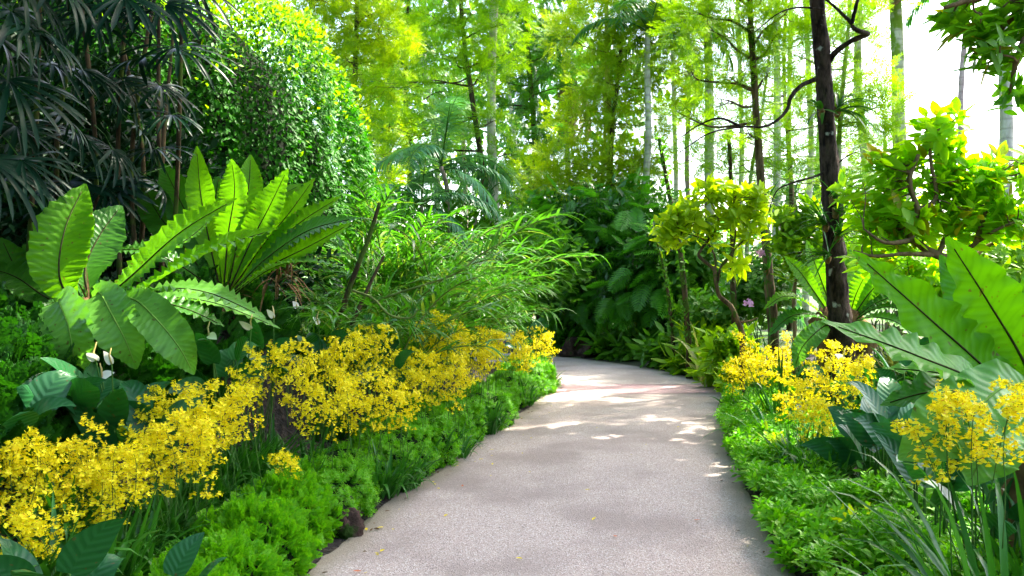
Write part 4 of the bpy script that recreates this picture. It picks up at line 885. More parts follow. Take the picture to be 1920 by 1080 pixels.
feather_tree('feathery_tree', 'soft green feathery tree behind the slim dark trunk', [(772, 520), (768, 330), (760, 140), (770, -60)], 24., .1,
    [(765, 125, 55), (800, 55, 55), (850, 170, 50), (745, 210, 50), (700, 240, 45), (800, 240, 45), (745, 60, 50), (720, 140, 40), (780, 310, 40), (830, 90, 50), (700, 320, 40), (870, 250, 35), (780, -60, 100)], 'mid', 1., .5)

# ---- the dark patchy trunk with limbs and a high unseen crown shaped to shade the path
tp_ = [P(1580, 660, 8.4), P(1574, 600, 8.4), P(1565, 480, 8.4), P(1556, 330, 8.4), P(1546, 170, 8.4), P(1531, 0, 8.4), P(1520, -160, 8.3), P(1505, -420, 8.1)]
pts = spline(tp_, 60); g = on_ground(pts[0][0], pts[0][1]); pts = np.concatenate([[V(pts[0][0] + .02, pts[0][1], g[2] - .1)], pts])
dt = thing('rough_barked_tree', 'dark rough trunk with pale lichen patches and ferns growing on it', 'tree', V(pts[0][0], pts[0][1], g[2]))
mb = MB(); tube(mb, pts, np.interp(np.arange(61), [0, 12, 40, 60], [.135, .108, .077, .055]), 18, bump=.1); build('trunk', mb, M['bark_dark'], dt)
def polylimb(name, parent, pp, r0, r1, mt='bark_dark', n=40):
    q = spline(pp, n); mb = MB(); tube(mb, q, np.linspace(r0, r1, n), 7, bump=.07); return build(name, mb, M[mt], parent)
polylimb('branch', dt, [P(1530, 148, 8.4), P(1500, 162, 8.3), P(1482, 185, 8.2), P(1476, 205, 8.2), P(1458, 225, 8.1), P(1430, 238, 8.0), P(1390, 238, 8.0), P(1330, 250, 7.9), P(1275, 285, 7.9)], .026, .005)
polylimb('branch', dt, [P(1390, 238, 8.0), P(1350, 222, 8.0), P(1310, 235, 8.1), P(1270, 262, 8.2)], .014, .004)
polylimb('branch', dt, [P(1552, 118, 8.4), P(1570, 95, 8.3), P(1600, 75, 8.2), P(1627, 64, 8.2), P(1610, 58, 8.1), P(1598, 48, 8.1), P(1603, 20, 8.1), P(1611, -10, 8.1)], .032, .016)
polylimb('branch', dt, [P(1598, 45, 8.1), P(1575, 22, 8.1), P(1550, 0, 8.1), P(1520, -20, 8.1)], .02, .008)
polylimb('branch', dt, [P(1545, 18, 8.3), P(1500, 14, 8.2), P(1460, 25, 8.1), P(1415, 60, 8.1)], .012, .004)
polylimb('branch', dt, [P(1552, 318, 8.4), P(1530, 330, 8.3), P(1480, 345, 8.2), P(1455, 360, 8.2), P(1440, 400, 8.2)], .015, .004)
polylimb('branch', dt, [P(1572, 305, 8.4), P(1590, 292, 8.3), P(1608, 284, 8.3)], .01, .004)
SHADE_CLUMPS = [(x + U(-.2, .2), y + U(-.2, .2), 7.1 + U(-.25, .35), 1.05, 1.05, .6) for x in (2.3, 3.3, 4.3) for y in (4.6, 5.7, 6.8, 7.9, 9., 10.1)] + [(5.1, 5.4, 6.9, .9, .9, .6), (5.0, 6.6, 7., .9, .9, .6), (2.6, 11.2, 8., 1., 1., .6), (3.6, 11., 8., 1., 1., .6), (2.4, 3.2, 6.6, 1.4, 1.2, .6), (.4, 2., 6.6, 1.6, 1.4, .6), (4., 3.4, 6.6, 1.2, 1.2, .6), (4.2, 11.3, 7.6, .9, .9, .5), (5.3, 7.6, 7., .75, .75, .5), (5.35, 9.2, 7.2, .65, .65, .45), (4.9, 9.9, 7.4, .6, .6, .45), (5.25, 10.9, 6.35, .5, .55, .4), (5.0, 10.6, 7.5, .8, .8, .5), (-1.3, 7.0, 7.3, 1.2, 1.3, .6), (-1., 9.2, 7.9, 1.3, 1.2, .6), (-.2, 10.6, 8.1, 1.2, 1., .6), (1.6, 10.6, 8.1, 1.2, 1., .6)]  # unseen crown clumps set along sun rays to shade path and fan palms
cr = MB()
for k, c in enumerate(SHADE_CLUMPS):
    cc, r = V(*c[:3]), V(*c[3:]); n = int(640 * r[0] * r[1]); p = in_ball(n, cc, r); o = norm((p - cc) / r)
    scatter(cr, LEAF1C, p, norm(o * V(1, 1, .4) + .7 * rng.standard_normal((n, 3)) - V(0, 0, .2)), norm(V(0, 0, 1) + .4 * rng.standard_normal((n, 3))), U(.26, .44, n))
    if k % 2 == 0:
        lb = MB(); q = limb(lb, pts[rng.integers(50, 60)], cc, .035, .01)
        for _ in range(3): limb(lb, q[6], cc + rand_dir(1)[0] * r * .8, .012, .004, .08, 7, 4)
        build('branch', lb, M['bark_dark'], dt)
build('crown', cr, M['mid'], dt)
# unseen tree added to darken the fan palms, crown roofing them, trunk out of view
st_ = thing('unseen_shade_tree', 'unseen tree crown added to shade the fan palms from above', 'tree', on_ground(-5.6, 3.2)); sp_ = spline([on_ground(-5.6, 3.2) - V(0, 0, .1), V(-5.5, 3.3, 2.5), V(-5.2, 3.8, 5.), V(-4.6, 4.6, 7.2)], 20)
mb = MB(); tube(mb, sp_, np.linspace(.22, .12, 20), 12, bump=.05); build('trunk', mb, M['bark_dark'], st_); cr = MB()
for (x, y, z) in [(-4.2, 4.6, 6.6), (-3.4, 6., 6.6), (-5.4, 6., 6.6), (-4.4, 7.4, 6.8), (-3.2, 8., 7.2), (-5.8, 8., 7.), (-6.4, 4.6, 6.2), (-3.6, 3., 6.), (-5.2, 2.4, 6.), (-6.8, 2.8, 5.6), (-4.2, 1.2, 5.8), (-6.2, .6, 5.2), (-7.2, 6.4, 6.2), (-7.5, 1.5, 4.), (-7.4, 4, 4.2), (-5.6, -1., 5.), (-7., -.8, 3.6), (-3.8, -.8, 5.6)]:
    n = 1000; c = V(x, y, z); r = V(1.25, 1.25, .8); p = in_ball(n, c, r); o = norm(p - c); scatter(cr, LEAF1C, p, norm(o * V(1, 1, .4) + .7 * rng.standard_normal((n, 3)) - V(0, 0, .2)), norm(V(0, 0, 1) + .4 * rng.standard_normal((n, 3))), U(.18, .32, n))
    lb = MB(); limb(lb, sp_[rng.integers(13, 20)], c, .05, .012); build('branch', lb, M['bark_dark'], st_)
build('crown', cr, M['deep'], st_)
def strap_epiphyte(name, label, cat, c, n, L_, W_, dirs, droop, mt, group=None):
    p = P(*c); t = thing(name, label, cat, p, group); mb = MB()
    d = norm(V(*dirs) + .55 * rng.standard_normal((n, 3)) * V(1, .8, .8))
    ribbons(mb, p + rng.normal(0, .02, (n, 3)), d, L_ * U(.7, 1.2, n), W_ * U(.8, 1.2, n), droop * U(.6, 1.3, n), 8, p_strap, U(-.4, .4, n), .14); build('leaves', mb, M[mt], t)
    mb = MB(); blob(mb, p + V(0, .03, -.02), (.03, .03, .045), 10, 7, .3); build('roots', mb, M['dead'], t); return t
strap_epiphyte('strap_fern', 'strap leaved fern arching out from the dark trunk high up', 'fern', (1570, 205, 8.28), 12, .42, .05, (1., -.4, .5), 1.5, 'deep')
strap_epiphyte('strap_fern', 'few strap fern leaves on the shaded side of the dark trunk', 'fern', (1540, 205, 8.28), 6, .32, .04, (-1., -.3, .2), .8, 'deep')
for k, (c, d, lab) in enumerate([((1560, 370, 8.2), (1, -.4, .8), 'thin leaved orchid fanning out at the height of the leafy bush'), ((1548, 420, 8.2), (-1, -.5, .5), 'thin leaved orchid bristling on the shaded side of the trunk'), ((1570, 440, 8.2), (.6, -1, .6), 'thin leaved orchid clasping the middle of the dark trunk'), ((1552, 480, 8.2), (-1, -.4, .3), 'lowest thin leaved orchid on the dark trunk'), ((1566, 395, 8.2), (.9, -.7, .3), 'thin leaved orchid tangled just under the upper one')]):
    strap_epiphyte('trunk_orchid', lab, 'orchid', c, 34, .42, .02, d, .9, 'strap', 'thin leaved orchids on the dark trunk')
for c, d, lab in [((1434, 440, 11.), (-1, -.4, .5), 'thin leaved orchid on the brown trunk below its pink bloom'), ((1438, 505, 11.), (-1, -.6, .5), 'low thin leaved orchid on the brown trunk'), ((1436, 380, 11.), (.9, -.5, .5), 'upper thin leaved orchid on the brown trunk')]:
    strap_epiphyte('trunk_orchid', lab, 'orchid', c, 24, .42, .022, d, .9, 'strap', 'thin leaved orchids on the brown trunk')
for c, lab in [((1428, 474, 10.8), 'pink orchid bloom beside the brown trunk'), ((1404, 568, 10.4), 'pink orchid bloom above the yellow flowers')]:
    p = P(*c); t = thing('pink_orchid', lab, 'orchid', p); mb = MB(); n = 16; q = p + rng.normal(0, .028, (n, 3)); fd = norm(V(0, -1, .2) + .6 * rng.standard_normal((n, 3)))
    scatter(mb, FLOWER, q, norm(np.cross(fd, rand_dir(n))), fd, .05, 0); build('blossoms', mb, M['pink'], t)
    st = MB(); g = on_ground(p[0] + .1, p[1] + .1); tube(st, spline([g, (g + p) / 2 + V(.08, 0, .1), p], 10), .006, 5); build('stem', st, M['stalk'], t)

# ---- slim bare trunks of the climber thicket
def slim(label, trunk, Y, r, mt='bark_slim', leaves=0):
    p = spline([P(x, y, Y) for x, y in trunk], 30); g = on_ground(p[0][0], p[0][1]); p = np.concatenate([[V(p[0][0], p[0][1], g[2] - .1)], p])
    t = thing('slim_tree', label, 'tree', V(p[0][0], p[0][1], g[2]), 'slim trunks in the thicket'); mb = MB(); tube(mb, p, np.linspace(r, r * .6, 31), 8, bump=.12); build('trunk', mb, M[mt], t)
    if leaves:
        mb = MB(); i = rng.integers(3, 31, leaves); q = p[i] + rng.normal(0, r * .8, (leaves, 3)); d = norm(rng.standard_normal((leaves, 3)) + V(0, -.5, .1)); scatter(mb, LEAF1C, q, d, norm(rng.standard_normal((leaves, 3)) + V(0, -.5, .6)), U(.06, .13, leaves)); build('climbing_leaves', mb, M['mid'], t)
    return t
slim('leaning mossy trunk in the middle of the dark climber thicket', [(1168, 640), (1163, 560), (1152, 480), (1130, 420), (1098, 345)], 17.6, .075, 'bark_slim', 260)
slim('dark slim trunk by the bend with leaves climbing on it', [(1292, 655), (1285, 560), (1272, 450), (1252, 350), (1236, 260)], 13.2, .05, 'bark_slim', 320)
slim('thin leafy stem just beside the dark slim trunk', [(1262, 640), (1254, 560), (1240, 480), (1222, 420)], 14.2, .035, 'bark_slim', 240)
slim('thin dark stem behind the crooked little tree', [(1378, 630), (1374, 520), (1372, 400), (1366, 240)], 13., .05, 'bark_slim', 120)
slim('bright yellow bamboo like stem under the golden tree', [(1141, 480), (1142, 380), (1143, 270), (1138, 100), (1136, -140)], 19.7, .085, 'bamboo')
slim('second yellow bamboo like stem leaning beside the first', [(1128, 480), (1126, 400), (1133, 280), (1136, 120), (1134, -60)], 20.2, .045, 'bamboo')

# ================================================================== PALMS
fr = {}
def make_frond(key, elev, droop, L_, nl, ll, lw, hang, mt):
    n = 26; d = norm(V(0, math.cos(elev), math.sin(elev))); p = [V(0, 0, 0)]
    for i in range(n): d = norm(d + V(0, 0, -droop / n * (.5 + i / n))); p.append(p[-1] + d * L_ / n)
    p = np.array(p); st = MB(); tube(st, p, np.linspace(.028, .006, n + 1), 5); lf = MB(); tg = norm(np.gradient(p, axis=0))
    f = np.linspace(.12, 1, nl) * n; q = np.stack([np.interp(f, np.arange(n + 1), p[:, k]) for k in range(3)], -1); tq = np.stack([np.interp(f, np.arange(n + 1), tg[:, k]) for k in range(3)], -1)
    for s in (-1, 1):
        ribbons(lf, q, V(s, 0, 0) * .85 + tq * .55 + V(0, 0, .1) + .09 * rng.standard_normal((nl, 3)), ll * (.55 + .6 * np.sin(np.pi * np.linspace(.08, .95, nl))), lw, hang * U(.75, 1.3, nl), 5, p_blade, 0, .1)
    o = build('frond', st, M['stalk'], holder); s = build('leaflets', lf, M[mt], holder); s.parent = o; fr[key] = o
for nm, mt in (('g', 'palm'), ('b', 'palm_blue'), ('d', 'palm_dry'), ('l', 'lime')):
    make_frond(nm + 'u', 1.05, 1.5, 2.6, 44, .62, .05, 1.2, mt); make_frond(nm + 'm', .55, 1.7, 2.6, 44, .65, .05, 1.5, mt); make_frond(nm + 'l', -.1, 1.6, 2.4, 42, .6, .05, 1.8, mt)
def palm(label, trunk, Y, wpx, bk, crown=None, n=11, scale=1., key='g', cat='palm tree', group='palms behind the garden', dry=0, down=True):
    """trunk: photo pixels from the foot upwards; crown on its top unless given"""
    p = spline([P(x, y, Y) + rng.normal(0, .05, 3) * V(1, 1, 0) for x, y in trunk], 24); p[:, 0] += .03 * np.sin(np.arange(24) * U(.3, .6) + U(0, 6)); g = on_ground(p[0][0], p[0][1])
    if down: p = np.concatenate([[V(p[0][0], p[0][1], g[2] - .1)], p])
    t = thing('palm_tree', label, cat, V(p[0][0], p[0][1], g[2]), group); r = wpx / F * Y / 2
    mb = MB(); tube(mb, p, np.linspace(r * 1.18, r * .8, len(p)), 12, bump=.03); build('trunk', mb, M[bk], t)
    top = p[-1]; kind = [key + 'u', key + 'm', key + 'm', key + 'l']
    for k in range(n):
        a = 2.4 * k + U(-.3, .3); kk = kind[k % 4]; share(fr[kk], t, top + V(0, 0, U(-.1, .1)), (U(-.12, .12), U(-.15, .15), a), scale * U(.85, 1.12), 'frond')
    for k in range(dry): share(fr['dl'], t, top - V(0, 0, .2), (-.5 - U(0, .4), 0, U(0, 6.28)), scale * .9, 'dead_frond')
    return t
palm('tall straight pale palm trunk in front of the feathery trees', [(931, 470), (930, 300), (928, 80), (926, -190)], 17.2, 17, 'bark_pale')
palm('pale slender palm trunk with a slight kink behind the soft green tree', [(826, 480), (818, 270), (804, 80), (806, -190)], 26., 10, 'bark_pale')
palm('mossy yellow green palm trunk standing against the white sky', [(1694, 470), (1690, 280), (1682, 100), (1672, -170)], 17., 24, 'bark_green', n=12, dry=2)
palm('thin pinkish palm trunk under a ragged crown against the white sky', [(1798, 420), (1802, 220), (1808, 60), (1813, -45)], 27., 10, 'bark_pink', n=10, scale=.9)
palm('whitish palm trunk at the frame edge behind the leafy bush', [(1889, 540), (1886, 300), (1880, 90), (1876, -170)], 16.5, 23, 'bark_pale', n=12)
palm('yellowish mossy palm trunk rising behind the crooked little tree', [(1338, 580), (1336, 380), (1328, 150), (1322, -190)], 19.5, 18, 'bark_green', dry=2)
palm('pale palm trunk just beyond the brown trunked feathery tree', [(1460, 570), (1457, 380), (1453, 150), (1450, -190)], 20.5, 14, 'bark_pale', dry=1)
palm('thin pale palm trunk between the brown and the dark trunk', [(1510, 540), (1516, 380), (1516, 230), (1512, -120)], 24., 11, 'bark_pale')
palm('mossy greenish palm trunk close behind the dark patchy trunk', [(1608, 520), (1613, 350), (1617, 120), (1616, -190)], 21., 15, 'bark_green', n=12, dry=2)
palm('short pale palm trunk under the golden feathery tree', [(1218, 480), (1217, 380), (1216, 250), (1213, 60)], 19., 13, 'bark_pale', scale=.8)
palm('thin brown palm trunk below blue green arching fronds', [(878, 470), (876, 380), (872, 250), (870, 225)], 27., 8, 'bark_pink', scale=.9)
palm('very thin pale palm trunk beyond the slim dark tree', [(975, 470), (972, 330), (958, 200), (950, 60)], 30., 7, 'bark_pale', scale=.9)
palm('very thin pale palm trunk leaning in the gap of the thicket', [(1022, 460), (1012, 300), (1006, 210), (1000, 130)], 31., 7, 'bark_pale', scale=.9)
palm('dark crowned palm with hanging fronds behind the golden tree', [(1070, 480), (1066, 300), (1058, 120)], 25., 9, 'bark_pink', n=15, scale=1.1, dry=4)
palm('palm with a low crown of arching blue green fronds', [(838, 520), (836, 420), (834, 312)], 15.6, 10, 'bark_pink', n=13, scale=.66, key='b')
palm('small arching palm below the pale slender trunk', [(792, 520), (790, 440), (788, 385)], 15., 8, 'bark_pink', n=12, scale=.6, key='b')
palm('palm with drooping green crown over the reed thicket', [(742, 500), (736, 380), (730, 300)], 22., 9, 'bark_pink', n=13, scale=1., key='g')
palm('dark green palm crown behind the leafy wall', [(716, 500), (722, 350), (726, 150)], 26., 9, 'bark_pink', n=13, scale=1.1)
palm('small palm spreading beside the pale straight trunk', [(900, 530), (896, 460), (893, 395)], 20., 9, 'bark_pink', n=12, scale=.8)
palm('drooping palm crown in the gap above the climber thicket', [(1012, 520), (1010, 430), (1008, 350)], 23., 9, 'bark_pink', n=13, scale=.9)
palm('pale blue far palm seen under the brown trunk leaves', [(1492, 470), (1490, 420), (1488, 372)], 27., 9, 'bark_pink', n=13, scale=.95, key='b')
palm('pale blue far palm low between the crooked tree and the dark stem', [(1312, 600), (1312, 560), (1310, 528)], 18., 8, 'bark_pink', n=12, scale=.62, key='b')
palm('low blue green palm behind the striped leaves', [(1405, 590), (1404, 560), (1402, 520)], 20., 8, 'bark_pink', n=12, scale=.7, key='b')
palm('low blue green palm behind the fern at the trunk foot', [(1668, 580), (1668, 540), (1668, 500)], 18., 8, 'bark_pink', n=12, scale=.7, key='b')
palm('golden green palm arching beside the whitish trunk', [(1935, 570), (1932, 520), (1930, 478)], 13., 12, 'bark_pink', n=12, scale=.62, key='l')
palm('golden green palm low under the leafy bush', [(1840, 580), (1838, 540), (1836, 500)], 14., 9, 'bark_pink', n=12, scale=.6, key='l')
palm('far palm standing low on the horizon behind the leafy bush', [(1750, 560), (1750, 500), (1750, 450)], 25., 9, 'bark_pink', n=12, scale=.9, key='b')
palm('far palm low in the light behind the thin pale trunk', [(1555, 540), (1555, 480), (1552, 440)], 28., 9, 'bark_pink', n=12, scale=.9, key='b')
palm('arching palm at the back of the bend under the golden tree', [(1180, 540), (1180, 470), (1178, 420)], 22., 9, 'bark_pink', n=13, scale=.9, key='g')
palm('hanging palm crown high behind the sunlit sprays', [(1296, 520), (1294, 300), (1290, 60)], 23., 9, 'bark_pink', n=13, scale=.95, dry=3)

# ================================================================== THICKET AT THE BEND
def tpinn(mb):
    n = 11; y = np.linspace(.16, 1, n)
    for s in (-1, 1):
        d = np.stack([np.full(n, s * 1.), .45 + .5 * y, U(-.05, .1, n)], 1)
        ribbons(mb, np.stack([0 * y, y, -.18 * y ** 2], 1), d, .36 * np.sin(np.pi * (.2 + .72 * y)) + .06, .075, .45, 3, p_blade, 0, .08, side=np.cross(d, V(0, 0, 1)))
    ribbons(mb, [V(0, 0, 0)], V(0, 1, 0), 1.02, .02, .18, 4, p_strap, side=V(1, 0, 0)[None])
PINN = template(tpinn)
def rosette(n0, w, tilt):
    def f(mb):
        n = n0 + 4; a = np.arange(n) * 2.4 + U(-.6, .6, n); h = np.linspace(-.75, .15, n)
        o = np.stack([np.cos(a), U(tilt - .55, tilt + .35, n) + h * .5, np.sin(a)], 1)
        d = norm(o); ribbons(mb, d * .05 + np.stack([U(-.12, .12, n), h, U(-.12, .12, n)], 1), d, U(.55, 1.1, n), U(w * .8, w * 1.2, n), 0, 4, p_leaf, U(-.5, .5, n), U(.02, .2), side=np.cross(d, V(0, 1, 0)))
    return template(f)
ROS = [rosette(8, .36, .45), rosette(7, .38, .3), rosette(9, .34, .6)]
BROAD = rosette(4, .34, .7)
def rosette_shrub(name, label, cat, c, r, n, size, mt, group=None, T=None):
    c = V(*c); g = on_ground(c[0], c[1]); t = thing(name, label, cat, g, group); mb = MB(); p = in_ball(n, c, r); p = p[p[:, 2] > g[2] + .02]; o = norm(p - c)
    for k in range(3):
        q = np.arange(len(p)) % 3 == k; scatter(mb, T or ROS[k], p[q], norm(o[q] + V(0, -.2, .8) + .35 * rng.standard_normal((q.sum(), 3))), rand_dir(q.sum()), size * U(.75, 1.2, q.sum()))
    build('leaves', mb, M[mt], t); sb = MB()
    for k in range(7): limb(sb, g + V(U(-.1, .1), U(-.1, .1), 0), p[rng.integers(len(p))] if len(p) else c, .012, .005, .06, 8, 5)
    build('stem', sb, M['stalk'], t); return t
CL = [('dark climber shrub with large divided leaves at the start of the thicket', (1005, 470, 18.5), (1., .8, 1.4)), ('climber shrub with hanging divided leaves catching light in the thicket', (1070, 440, 18.), (.9, .7, 1.1)), ('dark climber shrub low behind the edge rocks', (1090, 560, 18.), (.95, .7, .9)),
      ('tall dark climber shrub around the leaning mossy trunk', (1150, 450, 17.4), (.95, .7, 1.3)), ('dark climber shrub between the leaning trunk and the dark slim trunk', (1200, 540, 16.6), (.9, .7, 1.1)), ('climber shrub topping the thicket under the golden tree', (1195, 410, 18.5), (1.1, .8, .9)), ('dark climber shrub behind the dark slim trunk', (1262, 520, 16.), (.7, .6, 1.2)), ('climber shrub filling the thicket beside the path bend', (1035, 590, 19.), (.9, .6, .8))]
for lab, c, r in CL:
    p = P(*c); t = leaf_shrub('climber_shrub', lab, 'shrub', p, r, 120, PINN, .56, 'pinna', 6, .8, 'climber shrubs of the thicket')
    mb = MB(); n = 1300; q = in_ball(n, p + V(0, .1, 0), V(*r) * 1.03); scatter(mb, LEAF1C, q, rand_dir(n), norm(V(0, -.3, 1) + .6 * rng.standard_normal((n, 3))), U(.12, .24, n)); build('small_leaves', mb, M['mid' if c[0] % 2 else 'deep'], t)
leaf_shrub('thicket_shrub', 'dark leafy shrub closing the thicket behind the climbers', 'shrub', P(1120, 500, 20.5), (2.6, .6, 1.9), 5200, LEAF1C, .22, 'deep')
leaf_shrub('thicket_shrub', 'green leafy shrub closing the back of the reed thicket', 'shrub', P(860, 500, 15.5), (2.6, .7, 1.3), 4200, LEAF1C, .18, 'mid')
leaf_shrub('thicket_shrub', 'leafy shrub at the foot of the clipped wall behind the reeds', 'shrub', P(715, 500, 13.), (1.2, .7, 1.2), 2200, LEAF1C, .15, 'deep')
BD = [('upright dark leaf plant at the tip of the bend by the edge rocks', (1062, 632, 17.9), .30, .34, 'pinna'), ('leaf plant behind the two edge rocks', (1110, 630, 18.), .3, .3, 'pinna'), ('broad leaf plant next to the grey edge rock', (1145, 650, 16.7), .36, .3, 'mid'), ('broad leaf plant spilling onto the bend', (1190, 655, 16.2), .42, .3, 'mid'), ('broad leaf plant under the leaning mossy trunk', (1215, 628, 16.6), .42, .32, 'lime'), ('broad leaf plant in the middle of the bend border', (1240, 660, 15.), .4, .28, 'mid'),
      ('broad leaf plant at the foot of the dark slim trunk', (1280, 648, 14.6), .42, .3, 'mid'), ('light leaf plant spreading on the outer bend', (1295, 678, 13.8), .36, .27, 'lime'), ('lime leaf plant at the outer edge of the bend', (1330, 680, 13.1), .36, .26, 'lime'), ('lime leaf plant before the dense yellow orchids', (1362, 690, 12.1), .36, .25, 'lime'), ('lime leaf plant behind the outer bend', (1330, 640, 13.6), .4, .3, 'lime'), ('leaf plant under the crooked little tree', (1372, 655, 11.5), .36, .27, 'lime'), ('lime ground plant opposite the pink band', (1385, 715, 10.4), .3, .2, 'lime')]
for lab, c, r, s, mt in BD: rosette_shrub('broadleaf_plant', lab, 'leafy plant', P(*c), (r, r * .8, r * .75), 44, s * 1.1, mt, 'leafy plants along the bend', BROAD)
for lab, c, r in [('brown rough edge rock at the tip of the bend', (1080, 658, 17.5), (.30, .22, .26)), ('grey smooth edge rock beside the brown one', (1111, 664, 17.1), (.27, .2, .2)), ('small brown stone under the outer bend leaves', (1228, 690, 15.), (.16, .12, .1)), ('brown edge stone standing where the border meets the path', (652, 990, 4.85), (.085, .085, .12)), ('small brown stone in the bed below the strappy tuft', (1474, 893, 6.0), (.15, .1, .09)), ('small dark stone in the leafy border by the path', (722, 910, 6.0), (.06, .05, .07)), ('dark soil lump between fern mound and strappy leaves', (480, 930, 4.6), (.12, .1, .08)), ('dark soil lump lying under the lone orchid spray', (445, 985, 4.25), (.14, .12, .08))]:
    p = P(*c); p[2] = max(float(H(p[:1], p[1:2])[0]) + r[2] * .38, 0); t = MB(); blob(t, (0, 0, 0), r, 44, 26, .2, seed=int(c[0])); o = build('rock', t, M['rock']); o.location = p; tag(o, lab, 'rock')

# ---- crooked little tree and its leafy neighbour
def small_tree(name, label, cat, limbs, clumps, Y, n, size, mt, bk='twig', r0=.05, group=None, inside_=.9):
    allp = []; q0 = [P(*q) if len(q) == 3 else P(q[0], q[1], Y) for q in limbs[0]]; g = on_ground(q0[0][0], q0[0][1]); t = thing(name, label, cat, g, group)
    if q0[0][2] > g[2]: q0 = [V(q0[0][0], q0[0][1], g[2] - .05)] + q0
    for k, l in enumerate(limbs):
        pp = q0 if k == 0 else [P(*q) if len(q) == 3 else P(q[0], q[1], Y) for q in l]; s = spline(pp, 40); mb = MB(); tube(mb, s, np.linspace(r0 if k == 0 else r0 * .5, r0 * (.35 if k == 0 else .15), 40), 7, bump=.09); build('trunk' if k == 0 else 'branch', mb, M[bk], t); allp.append(s[12:])
    allp = np.concatenate(allp); cr = MB(); tw = MB()
    for c in clumps:
        cc, r = clump_pts(c, Y); m_ = int(n * r[0] * r[2] / .05) + 3; p = in_ball(m_, cc, r * V(1, .8, 1)); o = norm(p - cc)
        for v in range(3):
            k = np.arange(m_) % 3 == v; scatter(cr, ROS[v], p[k], norm(o[k] * .7 + V(0, -.1, .8) + .45 * rng.standard_normal((k.sum(), 3))), rand_dir(k.sum()), size * U(.7, 1.25, k.sum()))
        for e in p[:: max(1, m_ // 9)]:
            a = allp[np.argmin(np.linalg.norm(allp - e, axis=1))]; limb(cr, a, e, r0 * .14, .003, .07, 8, 4, 1)
    build('crown', cr, [M[mt], M[bk]], t); return t
small_tree('crooked_tree', 'small crooked tree with twisted mossy limbs and lemon coloured leaves', 'tree', [[(1392, 640), (1384, 605), (1371, 575), (1350, 556), (1344, 538), (1341, 520), (1338, 504), (1313, 483), (1313, 470), (1341, 434), (1347, 412), (1332, 378)], [(1345, 530), (1353, 498), (1375, 464), (1379, 403), (1374, 370)], [(1355, 498), (1390, 455), (1412, 440)], [(1341, 510), (1340, 480), (1320, 450), (1280, 436)], [(1379, 605), (1405, 602), (1420, 596)]],
    [(1285, 430, 60, 12), (1245, 440, 40, 8), (1295, 385, 44, 12), (1376, 360, 56, 14), (1398, 390, 30, 14), (1330, 365, 34, 11), (1318, 415, 34, 12), (1402, 440, 26, 12), (1382, 490, 12, 18), (1345, 440, 22, 10), (1335, 350, 56, 8), (1430, 400, 30, 12), (1418, 365, 25, 12), (1270, 405, 30, 9), (1370, 410, 30, 8)], 9.6, 7, .19, 'lemon', 'bark_mid', .034)
small_tree('leafy_shrub', 'yellow green leafy shrub between the brown trunk and the dark trunk', 'shrub', [[(1490, 620), (1488, 560), (1495, 500), (1500, 430)], [(1492, 520), (1470, 460), (1462, 410)], [(1497, 480), (1525, 430), (1535, 400)]],
    [(1470, 408, 36, 22), (1510, 400, 36, 20), (1500, 445, 42, 26), (1485, 495, 30, 24), (1530, 470, 28, 24), (1465, 450, 26, 18), (1520, 520, 26, 20), (1535, 415, 24, 20)], 10.6, 13, .17, 'lime', 'twig', .035)
BUSH = small_tree('leafy_bush', 'spreading bright green bush of whorled leaves against the white sky', 'bush', [[(1815, 640, 7.3), (1806, 560, 7.2), (1788, 492, 7.0), (1755, 478, 6.9), (1712, 450, 6.8), (1704, 425, 6.8), (1720, 395, 6.8), (1705, 340, 6.8), (1722, 290, 6.8)], [(1755, 478, 6.9), (1700, 476, 6.7), (1640, 480, 6.7), (1600, 470, 6.7)], [(1712, 450, 6.8), (1660, 455, 6.6), (1620, 430, 6.6)], [(1788, 492, 7.), (1830, 455, 6.9), (1870, 430, 6.8), (1905, 415, 6.8)], [(1800, 520, 7.1), (1840, 470, 7.2), (1880, 445, 7.2), (1925, 400, 7.2)], [(1760, 478, 6.9), (1780, 420, 7.), (1790, 350, 7.), (1780, 280, 7.)], [(1720, 395, 6.8), (1755, 370, 6.8), (1745, 300, 6.8), (1745, 250, 6.8)], [(1830, 455, 6.9), (1850, 390, 6.9), (1870, 330, 6.9)]],
    [(1745, 258, 50, 24), (1700, 305, 48, 28), (1790, 290, 62, 30), (1855, 310, 58, 30), (1840, 355, 72, 30), (1735, 350, 72, 30), (1665, 345, 46, 26), (1655, 400, 46, 26), (1700, 405, 55, 26), (1780, 400, 72, 26), (1880, 375, 55, 30), (1905, 330, 45, 34), (1615, 395, 32, 22), (1625, 440, 34, 20), (1760, 228, 30, 12), (1690, 440, 50, 20), (1640, 300, 20, 14), (1920, 400, 40, 30), (1820, 425, 60, 16), (1940, 290, 40, 30), (1600, 350, 24, 18), (1800, 340, 70, 30), (1680, 420, 70, 20), (1820, 390, 80, 24), (1650, 470, 50, 14), (1900, 420, 40, 16)], 6.9, 6.6, .19, 'bush', 'twig', .05)
